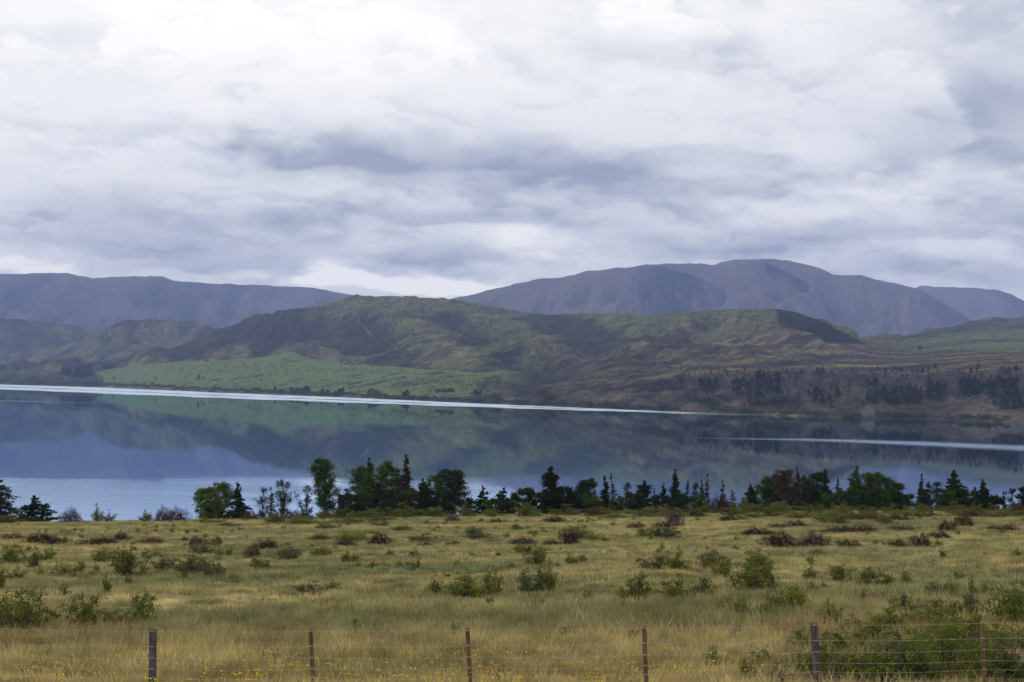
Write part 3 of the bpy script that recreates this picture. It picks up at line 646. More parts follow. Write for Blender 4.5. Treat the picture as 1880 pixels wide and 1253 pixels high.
# ------------------------------------------------------------------ trees along the terrace edge
# px x, top y, px width, profile, leaf, clumps, sparse, lean, kind name, description
T = [
 (-8, 862, 84, 'cone', 'pine', 330, 0, 0, 'conifer_tree', 'tall dark conifer cut by the left edge of the view'),
 (62, 910, 76, 'cone', 'pine', 210, 0, 0, 'conifer_tree', 'low wide bushy dark tree alone beside the tall conifer at the left edge'),
 (379, 899, 48, 'round', 'light', 230, 0, 0, 'willow_tree', 'rounded light green tree, left half of the pale pair'),
 (405, 891, 42, 'oval', 'light', 230, 0, 0, 'willow_tree', 'light green tree with a pointed top, right half of the pale pair'),
 (439, 885, 38, 'cone', 'pine', 170, 0, 0, 'spruce_tree', 'narrow dark spruce just right of the pale green pair'),
 (483, 897, 28, 'oval', 'blue', 70, 1, 0, 'sapling_tree', 'thin see-through sapling, first right of the narrow spruce'),
 (498, 893, 24, 'spire', 'blue', 65, 1, 0, 'sapling_tree', 'thin see-through sapling touching the left side of the vase-shaped grey tree'),
 (522, 884, 42, 'vase', 'blue', 150, 1, 0, 'open_tree', 'vase-shaped grey green tree with bare forked limbs'),
 (562, 893, 30, 'oval', 'blue', 70, 1, 0, 'sapling_tree', 'sparse sapling between the grey vase-shaped tree and tall bright column'),
 (599, 846, 40, 'column', 'green', 330, 0, 0, 'column_tree', 'tall column-like tree with a bright green flat top'),
 (622, 905, 34, 'vase', 'blue', 60, 1, 0, 'sapling_tree', 'low sparse tree just right of the tall bright column'),
 (643, 898, 30, 'oval', 'blue', 60, 1, 0, 'sapling_tree', 'sparse low tree at the left foot of the big central clump'),
 (668, 860, 54, 'oval', 'mixed', 260, 0, 0, 'broad_tree', 'left shoulder tree of the big central clump'),
 (682, 842, 50, 'spire', 'mixed', 260, 0, 0, 'broad_tree', 'pointed tree, tallest in the left half of the big central clump'),
 (708, 850, 44, 'oval', 'green', 230, 0, 0, 'broad_tree', 'yellow green topped tree in the big central clump'),
 (728, 862, 30, 'ragged', 'mixed', 150, 0, 0, 'broad_tree', 'ragged dark tree just left of the brown-topped spire'),
 (748, 836, 40, 'spire', 'brown', 210, 0, 0, 'conifer_tree', 'tall spire with a bare brown top, tallest of the shore row'),
 (776, 880, 38, 'ragged', 'pine', 170, 0, 0, 'conifer_tree', 'dark tree filling the dip right of the brown-topped spire'),
 (803, 872, 46, 'round', 'green', 210, 0, 0, 'willow_tree', 'light green crowned tree near the right end of the central clump'),
 (829, 866, 50, 'oval', 'pine', 250, 0, .05, 'broad_tree', 'dark tree leaning right that ends the central clump'),
 (886, 892, 40, 'cone', 'pine', 130, 0, 0, 'spruce_tree', 'small cone-shaped conifer standing in the gap before white water glare'),
 (919, 895, 28, 'ragged', 'pine', 110, 0, .08, 'conifer_tree', 'thin wind-bent conifer just right of the glare gap'),
 (944, 908, 30, 'round', 'blue', 80, 0, 0, 'conifer_tree', 'low dark tree left of the big wind-bent pine, lowest one'),
 (966, 898, 42, 'round', 'pine', 160, 0, 0, 'conifer_tree', 'bushy dark tree touching the left side of the big wind-bent pine'),
 (1004, 858, 46, 'ragged', 'pine', 300, 0, .05, 'pine_tree', 'big wind-bent black-green pine with a leaning top'),
 (1036, 896, 46, 'round', 'pine', 200, 0, 0, 'pine_tree', 'low round pine at the right shoulder of the wind-bent pine'),
 (1057, 908, 30, 'round', 'pine', 90, 0, 0, 'conifer_tree', 'short dark tree between the low round pine and clump-headed pine'),
 (1075, 884, 36, 'oval', 'pine', 180, 0, .02, 'pine_tree', 'clump-headed dark pine right of the big wind-bent one'),
 (1092, 877, 26, 'spire', 'brown', 60, 1, 0, 'conifer_tree', 'thin brownish see-through spire behind the clump-headed pine'),
 (1111, 872, 28, 'spire', 'pine', 140, 0, 0, 'conifer_tree', 'narrow dark spire immediately left of the bare skeletal pine'),
 (1127, 866, 32, 'spire', 'brown', 62, 1, 0, 'conifer_tree', 'bare skeletal pine, thinnest and palest in the middle row'),
 (1153, 888, 24, 'oval', 'blue', 70, 1, 0, 'conifer_tree', 'slight tree between the skeletal pine and the dense wind-swept one'),
 (1179, 884, 36, 'ragged', 'pine', 190, 0, .06, 'pine_tree', 'dense wind-swept pine with its top leaning right, middle right row'),
 (1201, 896, 26, 'spire', 'brown', 60, 1, 0, 'conifer_tree', 'faint brown spire right of the dense wind-swept pine'),
 (1221, 888, 28, 'cone', 'pine', 130, 0, 0, 'conifer_tree', 'short dark conifer at the left foot of the tall tiered conifer'),
 (1239, 862, 32, 'spire', 'pine', 200, 0, 0, 'conifer_tree', 'tall tiered dark conifer right of centre'),
 (1261, 880, 22, 'spire', 'blue', 70, 1, 0, 'conifer_tree', 'thin spire, first right of the tall tiered conifer'),
 (1275, 888, 20, 'oval', 'blue', 70, 1, 0, 'conifer_tree', 'thin low tree, second right of the tall tiered conifer'),
 (1288, 879, 24, 'spire', 'blue', 80, 1, 0, 'conifer_tree', 'blue green spire, third right of the tall tiered conifer'),
 (1303, 868, 28, 'spire', 'brown', 80, 1, 0, 'conifer_tree', 'taller olive brown spire, fourth right of the tall tiered conifer'),
 (1326, 882, 30, 'spire', 'brown', 75, 1, 0, 'conifer_tree', 'brown see-through tree above the round dark purple shrub'),
 (1343, 898, 26, 'cone', 'pine', 60, 1, 0, 'conifer_tree', 'small spiky conifer alone in the gap right of the brown trees'),
 (1381, 888, 40, 'cone', 'pine', 190, 0, 0, 'conifer_tree', 'bushy cone-shaped tree at the left end of the right-hand grove'),
 (1419, 873, 48, 'round', 'mixed', 240, 0, 0, 'broad_tree', 'domed tree second in the right-hand grove'),
 (1441, 866, 32, 'oval', 'brown', 130, 0, 0, 'broad_tree', 'pale brownish topped tree just left of the black double spire'),
 (1462, 858, 26, 'spire', 'brown', 120, 0, 0, 'conifer_tree', 'black thin double spire standing above the right-hand grove'),
 (1480, 870, 34, 'ragged', 'mixed', 190, 0, 0, 'broad_tree', 'dark green tree just right of the black double spire'),
 (1500, 871, 34, 'oval', 'pine', 190, 0, 0, 'broad_tree', 'dark domed tree in the middle of the right-hand grove'),
 (1514, 861, 34, 'spire', 'pine', 180, 0, .03, 'conifer_tree', 'spired conifer at the right end of the dark grove'),
 (1538, 872, 30, 'spire', 'pine', 80, 1, 0, 'conifer_tree', 'thin open conifer standing in the gap before the biggest green dome'),
 (1574, 855, 54, 'cone', 'mixed', 330, 0, 0, 'broad_tree', 'biggest dense tree of the right side, with green pointed dome'),
 (1609, 870, 50, 'round', 'green', 290, 0, 0, 'broad_tree', 'round green tree joined to the right of the biggest dense dome'),
 (1641, 888, 42, 'round', 'mixed', 190, 0, 0, 'broad_tree', 'lower grey green tree sloping off the right of the round green tree'),
 (1666, 906, 26, 'oval', 'blue', 60, 1, 0, 'sapling_tree', 'faint low sapling in the gap left of the slender pair'),
 (1689, 871, 28, 'spire', 'pine', 110, 0, 0, 'conifer_tree', 'taller of the slender conifer pair on the right'),
 (1705, 882, 24, 'spire', 'pine', 100, 0, 0, 'conifer_tree', 'shorter of the slender conifer pair on the right'),
 (1722, 886, 24, 'oval', 'blue', 80, 1, 0, 'conifer_tree', 'open tree between the slender pair and the wide pyramid pine'),
 (1757, 864, 66, 'cone', 'pine', 330, 0, 0, 'pine_tree', 'wide pyramid-shaped pine near the right edge of the photo'),
 (1790, 894, 36, 'cone', 'pine', 130, 0, 0, 'pine_tree', 'low dark pine between the wide pyramid and smaller pyramid pine'),
 (1809, 881, 42, 'cone', 'pine', 220, 0, 0, 'pine_tree', 'smaller pyramid-shaped pine close to the right edge'),
 (1844, 903, 22, 'cone', 'pine', 80, 1, 0, 'conifer_tree', 'small thin conifer right of the smaller pyramid pine'),
 (1860, 898, 28, 'oval', 'blue', 100, 1, 0, 'conifer_tree', 'loose grey green tree second from the right edge'),
 (1882, 896, 30, 'oval', 'pine', 150, 0, 0, 'conifer_tree', 'dark tree cut by the right edge of the view'),
 (1930, 880, 50, 'cone', 'pine', 220, 0, 0, 'conifer_tree', 'dark conifer just beyond the right edge of the view'),
]
rg = np.random.default_rng(5)
FILL = [(632, 912, 30), (655, 905, 30), (694, 890, 30), (716, 900, 34), (738, 896, 30), (760, 900, 34), (788, 902, 34), (815, 900, 34), (860, 916, 26), (902, 916, 30), (932, 918, 26), (985, 905, 36), (1020, 908, 34), (1052, 912, 30), (1090, 912, 30), (1140, 914, 28), (1166, 908, 30), (1210, 912, 28), (1250, 908, 28), (1282, 910, 26), (1400, 900, 36), (1430, 896, 36), (1455, 898, 34), (1490, 896, 36), (1525, 902, 32), (1556, 900, 34), (1592, 898, 36), (1625, 902, 36), (1656, 912, 30), (1736, 902, 34), (1776, 905, 34), (1826, 912, 30), (1696, 910, 28)]
for j_, (fx_, fy_, fw_) in enumerate(FILL):
    T.append((fx_, fy_, fw_ * 1.25, ('round', 'oval', 'vase')[j_ % 3], ('mixed', 'pine', 'blue', 'pine', 'green')[j_ % 5], 110, 0, 0, 'undergrowth_tree', f'low bushy undergrowth tree in the shore row, {lr(j_, len(FILL))}'))
for i, (px, ty, pw, prof, leaf, dens, sp, lean, nm, lab) in enumerate(T):
    Yt = EY + 14 + rg.uniform(0, 16)
    u, v = uv(px, ty); X = float(u) * Yt; ztop = CAM_Z + float(v) * Yt
    z0 = float(near_z(np.array(X), np.array(Yt)))
    h = ztop - z0; wd = pw * Yt / F * (1.3 if prof in ('cone', 'spire', 'ragged') else 1.1)
    e = empty(nm, (X, Yt, z0 - .05), rg.uniform(-.3, .3))
    tr, crn = make_tree(h, wd, prof, leaf, dens * (1.0 if sp else 1.15), 900 + i, .12 if sp else .07, lean, .15 if sp else .17, .75 if prof in ('vase', 'round', 'column', 'oval') else .12, bool(sp))
    link('trunk', tr, e); link('crown', crn, e)
    tag(e, lab, 'tree', 'trees along the near shore of the lake')

# ------------------------------------------------------------------ shrubs
def shrub_meshes(kind, seed):
    """unit shrub: about 1 wide and 1 high"""
    rng = np.random.default_rng(seed)
    if kind in ('heath', 'purple', 'rust'):
        n = 5200; az = rng.uniform(0, 6.28, n); e = np.arccos(rng.uniform(0, 1, n)); ph = rng.uniform(0, 6.28, 4)
        lump = 1 + .22 * np.sin(3 * az + ph[0]) + .16 * np.sin(5 * az + 4 * e + ph[1]) + .12 * np.sin(9 * az - 6 * e + ph[2])
        r = .5 * lump * rng.uniform(.35, 1.0, n) ** .35
        P = np.stack([r * np.sin(e) * np.cos(az), r * np.sin(e) * np.sin(az), 1.75 * r * np.cos(e) + .01], -1)
        V = rquads(rng, P, .026, 0, .35)
        paths = []
        for k in range(14):
            a = rng.uniform(0, 6.28); q = rng.uniform(.2, .52)
            paths.append(([(0, 0, 0), (.5 * q * math.cos(a), .5 * q * math.sin(a), .4), (q * math.cos(a), q * math.sin(a), .9 * (1 - q))], [.012, .008, .003]))
        return tubes_mesh('stem', paths, BK, 4), quads_mesh('foliage', V, LM[kind])
    paths, P = [], []
    ns = 18
    for k in range(ns):
        a = rng.uniform(0, 6.28); q = .52 * rng.uniform(0, 1) ** .6; hh = rng.uniform(.45, 1.0) * (1.12 - q * .9)
        b0 = np.array([q * .45 * math.cos(a), q * .45 * math.sin(a), 0]); b2 = np.array([q * math.cos(a), q * math.sin(a), hh])
        b1 = (b0 + b2) / 2 + rng.normal(0, .04, 3)
        paths.append(([b0, b1, b2], [.011, .008, .003]))
        m = rng.integers(5, 10)
        for j in range(m):
            tt = rng.uniform(.22, 1.03); c = (1 - tt) ** 2 * b0 + 2 * tt * (1 - tt) * b1 + tt * tt * b2
            tw = rng.normal(0, .07, 3) * np.array([1, 1, .6]); c2 = c + tw
            paths.append(([c, c2], [.004, .002]))
            P.append(c2 + rng.normal(0, 1, (int(rng.integers(14, 34)), 3)) * np.array([.040, .040, .034]))
    P = np.concatenate(P); P = P[P[:, 2] > .015]
    V = rquads(rng, P, .022, .1, .6)
    return tubes_mesh('stem', paths, BKG, 4), quads_mesh('foliage', V, LM[kind])
SH = {}
for k in ('briar', 'briar2', 'olive'): SH[k] = [shrub_meshes(k, 60 + j + hash_ * 10) for hash_, j in [(dict(briar=1, briar2=2, olive=3)[k], j) for j in range(5)]]
for k in ('heath', 'purple', 'rust'): SH[k] = [shrub_meshes(k, 160 + j + dict(heath=1, purple=2, rust=3)[k] * 10) for j in range(3)]
# x, base y, width px, height px, kind
SHR = [(45, 1162, 115, 80, 'briar'), (8, 1158, 70, 50, 'briar'), (160, 1156, 78, 66, 'briar'), (222, 1160, 50, 42, 'briar'), (256, 1152, 60, 62, 'briar'),
 (240, 1058, 90, 48, 'briar'), (18, 1034, 56, 34, 'briar'), (62, 1045, 34, 32, 'briar2'), (118, 1058, 46, 22, 'briar'), (146, 1056, 22, 24, 'briar'), (185, 1033, 40, 30, 'briar'), (84, 1030, 40, 22, 'briar'),
 (30, 1067, 34, 22, 'briar'), (2, 1085, 18, 40, 'briar'), (350, 1052, 64, 32, 'briar2'), (396, 1060, 50, 30, 'briar2'), (300, 1050, 40, 28, 'briar2'), (475, 1046, 36, 20, 'briar'), (412, 1022, 34, 20, 'briar'), (372, 1018, 50, 22, 'briar2'),
 (525, 1028, 60, 24, 'briar2'), (588, 1022, 46, 18, 'briar'), (634, 1036, 20, 26, 'briar'), (652, 1032, 16, 16, 'briar'), (716, 1022, 16, 14, 'briar'), (640, 998, 62, 24, 'briar'), (660, 996, 34, 18, 'briar'),
 (196, 1090, 18, 38, 'briar'), (234, 1078, 16, 22, 'briar2'), (119, 1097, 20, 24, 'briar'), (430, 1068, 22, 12, 'briar'), (685, 1046, 24, 14, 'briar'), (765, 1046, 18, 16, 'briar2'), (570, 1090, 60, 18, 'briar2'), (610, 1086, 34, 18, 'briar'), (335, 1066, 26, 16, 'briar'),
 (962, 1016, 40, 20, 'briar'), (982, 1040, 52, 34, 'briar'), (850, 1100, 92, 48, 'briar'), (800, 1094, 32, 36, 'briar'), (905, 1094, 42, 46, 'briar'), (972, 1092, 54, 46, 'briar2'), (1004, 1088, 40, 62, 'briar'), (1050, 1038, 28, 22, 'briar'), (1072, 1034, 18, 14, 'briar2'),
 (875, 990, 80, 18, 'briar2'), (775, 995, 60, 14, 'briar2'), (1092, 994, 42, 16, 'briar'), (1055, 990, 66, 22, 'briar2'), (1182, 986, 30, 20, 'briar'), (1225, 988, 62, 22, 'briar2'), (1238, 1050, 56, 40, 'briar'), (1200, 1048, 56, 28, 'briar2'), (1300, 1042, 56, 32, 'briar2'), (1172, 1104, 44, 50, 'briar'), (1236, 1104, 76, 44, 'briar'), (1290, 1100, 50, 36, 'briar2'),
 (1374, 1084, 104, 62, 'briar'), (1322, 1060, 46, 36, 'briar'), (1390, 1040, 50, 30, 'briar2'), (1446, 1122, 70, 56, 'briar'), (1408, 1140, 40, 34, 'briar'), (1350, 1132, 66, 42, 'briar'), (1416, 1084, 36, 26, 'briar2'), (1528, 1152, 42, 54, 'briar'), (1546, 1070, 50, 30, 'briar'), (1602, 1078, 66, 40, 'briar'), (1488, 1066, 30, 26, 'briar'), (1664, 1074, 20, 24, 'briar'),
 (1720, 1096, 46, 26, 'briar2'), (1750, 1098, 22, 40, 'briar'), (1782, 1096, 22, 34, 'briar'), (1806, 1100, 18, 28, 'briar2'), (1636, 1164, 62, 54, 'briar'), (1706, 1156, 96, 62, 'briar'), (1858, 1152, 96, 104, 'briar'), (1788, 1140, 54, 50, 'briar2'), (1476, 1196, 54, 34, 'briar'), (1548, 1210, 64, 46, 'briar'), (1468, 1244, 50, 50, 'briar'),
 (1740, 1246, 130, 92, 'briar'), (1630, 1262, 130, 72, 'briar'), (1680, 1214, 110, 60, 'briar'), (1800, 1222, 80, 60, 'briar2'), (1862, 1262, 100, 60, 'briar'), (1308, 1232, 26, 44, 'briar'), (1372, 1258, 30, 54, 'briar'), (1548, 1262, 70, 50, 'briar'), (1430, 1262, 56, 40, 'briar2'), (1870, 1206, 60, 50, 'briar2'), (1520, 1190, 40, 26, 'briar2'),
 (1590, 1190, 90, 56, 'briar'), (1640, 1210, 60, 40, 'briar2'), (1720, 1200, 90, 60, 'briar'), (1780, 1190, 70, 60, 'briar'), (1836, 1206, 70, 56, 'briar'), (1590, 1240, 90, 60, 'briar2'), (1700, 1262, 90, 60, 'briar'), (1812, 1258, 80, 60, 'briar'), (1518, 1238, 60, 50, 'briar'), (1400, 1226, 40, 34, 'briar2'), (1664, 1130, 50, 34, 'briar2'), (1750, 1136, 40, 30, 'briar2'), (1565, 1160, 34, 24, 'briar2'), (1500, 1262, 60, 66, 'briar'), (1530, 1262, 80, 56, 'briar2'), (1590, 1262, 90, 74, 'briar'), (1655, 1262, 90, 84, 'briar2'), (1850, 1262, 90, 92, 'briar2'), (1710, 1225, 80, 80, 'briar'), (1770, 1205, 80, 74, 'briar'), (1815, 1262, 80, 112, 'briar'), (1784, 1240, 60, 70, 'briar'), (1868, 1024, 26, 14, 'briar'), (1490, 1036, 18, 12, 'briar2'), (1730, 1026, 16, 18, 'briar2'),
 # heath cushions
 (72, 999, 60, 14, 'heath'), (108, 1000, 44, 9, 'heath'), (22, 994, 44, 10, 'rust'), (185, 1000, 70, 9, 'heath'), (222, 994, 32, 12, 'heath'), (278, 998, 44, 7, 'rust'), (364, 1002, 38, 12, 'purple'), (398, 1002, 22, 12, 'rust'), (489, 1012, 46, 16, 'heath'), (464, 1024, 30, 16, 'rust'),
 (588, 994, 42, 9, 'heath'), (634, 1004, 40, 8, 'purple'), (697, 1000, 40, 16, 'heath'), (830, 960, 28, 12, 'purple'), (832, 1004, 30, 7, 'rust'), (780, 1006, 30, 6, 'rust'), (1045, 1002, 38, 22, 'heath'), (1012, 1003, 30, 8, 'rust'), (960, 1004, 54, 13, 'purple'),
 (912, 962, 26, 6, 'rust'), (1238, 968, 34, 24, 'purple'), (1215, 970, 30, 8, 'heath'), (1170, 971, 34, 8, 'rust'), (1020, 960, 34, 9, 'heath'), (1390, 984, 60, 10, 'heath'), (1432, 1004, 62, 20, 'heath'), (1495, 1003, 56, 19, 'purple'), (1558, 1005, 44, 8, 'heath'), (1462, 968, 38, 9, 'heath'), (1430, 970, 40, 6, 'purple'),
 (1540, 978, 50, 8, 'purple'), (1586, 978, 60, 9, 'rust'), (1655, 976, 50, 8, 'purple'), (1770, 970, 36, 20, 'rust'), (1738, 978, 34, 16, 'heath'), (1690, 1005, 38, 18, 'heath'), (1648, 1005, 34, 9, 'rust'), (1725, 988, 40, 8, 'heath'), (1842, 976, 70, 7, 'heath'), (1500, 1022, 40, 7, 'rust'), (1322, 942, 40, 26, 'heath'), (1345, 958, 50, 8, 'heath'), (1280, 950, 40, 7, 'heath'), (1650, 958, 44, 8, 'heath'),
 (130, 958, 36, 20, 'purple'), (300, 952, 30, 20, 'purple'), (325, 952, 40, 18, 'purple'), (250, 1145, 1, 1, None), (1590, 956, 60, 8, 'rust'), (1790, 950, 60, 8, 'heath'), (1870, 948, 40, 16, 'rust'), (1090, 950, 30, 14, 'rust'), (460, 946, 30, 12, 'rust'), (190, 946, 1, 1, None), (540, 946, 46, 12, 'heath'),
 # olive and green shrubs along the brink
 (180, 958, 24, 20, 'olive'), (202, 959, 22, 14, 'olive'), (270, 958, 32, 18, 'briar'), (18, 958, 60, 16, 'briar'), (390, 962, 60, 12, 'briar'), (420, 968, 50, 8, 'briar2'), (505, 962, 60, 18, 'briar2'), (560, 956, 44, 12, 'briar'), (600, 950, 44, 12, 'olive'), (640, 952, 50, 14, 'olive'), (690, 948, 50, 14, 'olive'), (745, 950, 60, 16, 'olive'), (800, 950, 50, 18, 'briar'), (856, 948, 44, 16, 'olive'), (905, 950, 40, 14, 'briar'), (960, 950, 46, 22, 'olive'), (985, 952, 30, 18, 'briar'), (1040, 948, 60, 12, 'olive'), (1110, 948, 60, 12, 'olive'), (1160, 946, 50, 12, 'briar'), (1215, 946, 60, 14, 'olive'), (1265, 946, 44, 10, 'olive'), (1300, 944, 40, 14, 'olive'), (1365, 942, 50, 16, 'olive'), (1400, 942, 44, 14, 'olive'), (1440, 942, 60, 16, 'olive'), (1490, 944, 56, 14, 'olive'), (1545, 946, 50, 16, 'olive'), (1530, 962, 60, 18, 'olive'), (1590, 948, 44, 14, 'olive'), (1640, 946, 50, 12, 'olive'), (1690, 944, 50, 14, 'olive'), (1745, 944, 60, 14, 'olive'), (1800, 944, 50, 12, 'olive'), (1850, 944, 50, 12, 'briar'), (1620, 962, 40, 12, 'briar2'),
 (1350, 948, 60, 12, 'olive'), (1385, 952, 50, 10, 'briar'), (1425, 950, 60, 12, 'olive'), (1470, 953, 60, 12, 'olive'), (1515, 952, 50, 14, 'briar'), (1560, 956, 60, 14, 'olive'), (1608, 954, 50, 12, 'olive'), (1660, 950, 60, 12, 'briar'), (1700, 951, 50, 10, 'olive'), (1770, 950, 56, 12, 'olive'), (1830, 951, 50, 12, 'olive'), (1875, 950, 50, 12, 'briar'), (1130, 953, 60, 10, 'briar'), (1190, 951, 60, 10, 'olive'), (1240, 951, 50, 10, 'briar'), (640, 962, 70, 10, 'olive'), (700, 958, 60, 10, 'briar2'), (560, 964, 60, 10, 'olive'), (1740, 1070, 1, 1, None), (700, 968, 40, 12, 'briar2'), (740, 975, 50, 10, 'briar2'), (600, 972, 50, 12, 'briar2'), (950, 975, 34, 10, 'briar2')]
SHR = [s for s in SHR if s[4]]
import random
rd_ = random.Random(8)
KN = {'briar': ('briar_shrub', 'leafy dark green', 'shrub'), 'briar2': ('briar_shrub', 'thin dusty green', 'shrub'), 'olive': ('broom_shrub', 'yellowish green', 'shrub'),
      'heath': ('heath_cushion', 'dark brown', 'heath cushion'), 'purple': ('heath_cushion', 'greyish purple', 'heath cushion'), 'rust': ('heath_cushion', 'rusty brown', 'heath cushion')}
rows = {}
for s in SHR:
    b = 0 if s[1] > 1180 else 1 if s[1] > 1110 else 2 if s[1] > 1062 else 3 if s[1] > 1012 else 4 if s[1] > 964 else 5
    sz = 0 if s[2] < 38 else 1
    rows.setdefault((s[4], b, sz), []).append(s)
BN_ = ['level with the fence', 'just beyond the fence', 'in the near middle of the meadow', 'in the middle of the meadow', 'in the far part of the meadow', 'on the brink below the trees']
for (k, b, sz), lst in rows.items():
    lst.sort(key=lambda s: s[0]); nm, look, cat = KN[k]
    for i, (px, py, pw, ph, _) in enumerate(lst):
        p_ = hit(BN, px, min(py, 1262))
        if p_ is None or p_.y > EY + 2:
            u, v = uv(px, py); Yq = EY + 1.0; X = float(u) * Yq; p_ = Vector((X, Yq, float(near_z(np.array(X), np.array(Yq)))))
        sc = p_.y / F
        e = empty(nm, (p_.x, p_.y, p_.z - .03), rd_.uniform(0, 6.28))
        ww = pw * sc * 1.05; hh = ph * sc * (1.15 if k in ('briar', 'briar2', 'olive') else 1.3) + (.12 if p_.y > 60 else .1)
        if k == 'olive': hh *= 1.35
        if k in ('heath', 'purple', 'rust'): e.scale = (ww, min(ww, hh * 4 + .5), hh)
        else: e.scale = (ww, ww, hh)
        if k not in ('heath', 'purple', 'rust'): e.rotation_euler.z = rd_.uniform(0, 6.28)
        else: e.rotation_euler.z = rd_.uniform(-.15, .15)
        st, fo = SH[k][rd_.randrange(len(SH[k]))]
        link('stem', st, e); link('foliage', fo, e)
        size = ('large ' if sz else 'small ')
        if len(lst) == 1: lab = f"the one {size}{look} {cat} {BN_[b]}"
        else: lab = f"{size}{look} {cat} {BN_[b]}, {lr(i, len(lst))}"
        tag(e, lab, 'shrub', f'{look} shrubs of the meadow')

# ------------------------------------------------------------------ grass (stuff)
GM, t = material('dry_grass')
pos = t.n('ShaderNodeNewGeometry').outputs['Position']
gc = grass_col(t, pos)
oi = t.n('ShaderNodeObjectInfo').outputs['Random']
k = t.m('ADD', .78, t.m('MULTIPLY', oi, .44))
gc = t.mix(1.0, gc, t.n('ShaderNodeCombineColor', i_0=k, i_1=k, i_2=t.m('MULTIPLY', k, .95)).outputs[0], 'MULTIPLY')
d = t.n('ShaderNodeBsdfDiffuse', i_Color=gc); tr = t.n('ShaderNodeBsdfTranslucent', i_Color=gc)
mm = t.n('ShaderNodeMixShader', i_0=.35, i_1=d.outputs[0], i_2=tr.outputs[0]); t.n('ShaderNodeOutputMaterial', i_Surface=mm.outputs[0])
def tuft(seed, n, h, rad, bw):
    rng = np.random.default_rng(seed); V = []
    for i in range(n):
        a = rng.uniform(0, 6.28); r = rad * math.sqrt(rng.uniform()); b = np.array([r * math.cos(a), r * math.sin(a), -.03])
        hh = h * rng.uniform(.5, 1.1); la = a + rng.normal(0, .8); ln = rng.uniform(.1, .55) * hh
        dr = np.array([math.cos(la), math.sin(la), 0]); sd_ = np.array([-dr[1], dr[0], 0]); sd_ = sd_ * math.cos(q := rng.uniform(0, 3)) + dr * math.sin(q)
        m1 = b + dr * ln * .3 + np.array([0, 0, hh * .6]); tp = b + dr * ln + np.array([0, 0, hh])
        V += [b - sd_ * bw, b + sd_ * bw, m1 + sd_ * bw * .8, m1 - sd_ * bw * .8]
        V += [m1 - sd_ * bw * .8, m1 + sd_ * bw * .8, tp + sd_ * bw * .35, tp - sd_ * bw * .35]
    return np.array(V)
tufts = []
for j, (n, h, r, b) in enumerate(((46, .34, .26, .0065), (40, .26, .30, .0065), (34, .46, .20, .006), (54, .22, .36, .009), (56, .15, .46, .010))):
    me = quads_mesh('grass_tuft', tuft(70 + j, n, h, r, b), GM); tufts.append(bpy.data.objects.new('grass_tuft', me))
def scatter_object(name, pts, rot, scl, idx, sources):
    me = bpy.data.meshes.new(name); me.vertices.add(len(pts)); me.vertices.foreach_set('co', np.asarray(pts, np.float32).ravel())
    for nm, a, ty in (('rz', rot, 'FLOAT'), ('sc', scl, 'FLOAT'), ('ix', idx, 'INT')):
        at = me.attributes.new(nm, ty, 'POINT'); at.data.foreach_set('value', a.astype(np.int32 if ty == 'INT' else np.float32))
    o = link(name, me)
    ng = bpy.data.node_groups.new(name, 'GeometryNodeTree')
    ng.interface.new_socket('Geometry', in_out='INPUT', socket_type='NodeSocketGeometry'); ng.interface.new_socket('Geometry', in_out='OUTPUT', socket_type='NodeSocketGeometry')
    N = ng.nodes; L = ng.links
    gi = N.new('NodeGroupInput'); go = N.new('NodeGroupOutput')
    jn = N.new('GeometryNodeGeometryToInstance')
    for so in reversed(sources):
        ob = N.new('GeometryNodeObjectInfo'); ob.inputs['Object'].default_value = so; ob.inputs['As Instance'].default_value = True
        L.new(ob.outputs['Geometry'], jn.inputs[0])
    jg = N.new('GeometryNodeJoinGeometry')
    for so in reversed(sources):
        ob = N.new('GeometryNodeObjectInfo'); ob.inputs['Object'].default_value = so; ob.inputs['As Instance'].default_value = True
        L.new(ob.outputs['Geometry'], jg.inputs[0])
    N.remove(jn)
    ip = N.new('GeometryNodeInstanceOnPoints'); ip.inputs['Pick Instance'].default_value = True
    def at(nm, ty):
        a = N.new('GeometryNodeInputNamedAttribute'); a.data_type = ty; a.inputs['Name'].default_value = nm; return a.outputs[0]
    cx = N.new('ShaderNodeCombineXYZ'); L.new(at('rz', 'FLOAT'), cx.inputs[2])
    er = N.new('FunctionNodeEulerToRotation'); L.new(cx.outputs[0], er.inputs[0])
    L.new(gi.outputs[0], ip.inputs['Points']); L.new(jg.outputs[0], ip.inputs['Instance']); L.new(at('ix', 'INT'), ip.inputs['Instance Index'])
    L.new(er.outputs[0], ip.inputs['Rotation'])
    sx = N.new('ShaderNodeCombineXYZ'); s_ = at('sc', 'FLOAT')
    for q in range(3): L.new(s_, sx.inputs[q])
    L.new(sx.outputs[0], ip.inputs['Scale']); L.new(ip.outputs[0], go.inputs[0])
    md = o.modifiers.new(name, 'NODES'); md.node_group = ng
    return o
rng = np.random.default_rng(77)
def sc_pts(y0, y1, dens):
    n = int(dens * .44 * (y1 * y1 - y0 * y0)); yy = np.sqrt(rng.uniform(y0 * y0, y1 * y1, n)); xx = rng.uniform(-.44, .44, n) * yy
    return xx, yy
xs, ys, ix, sc = [], [], [], []
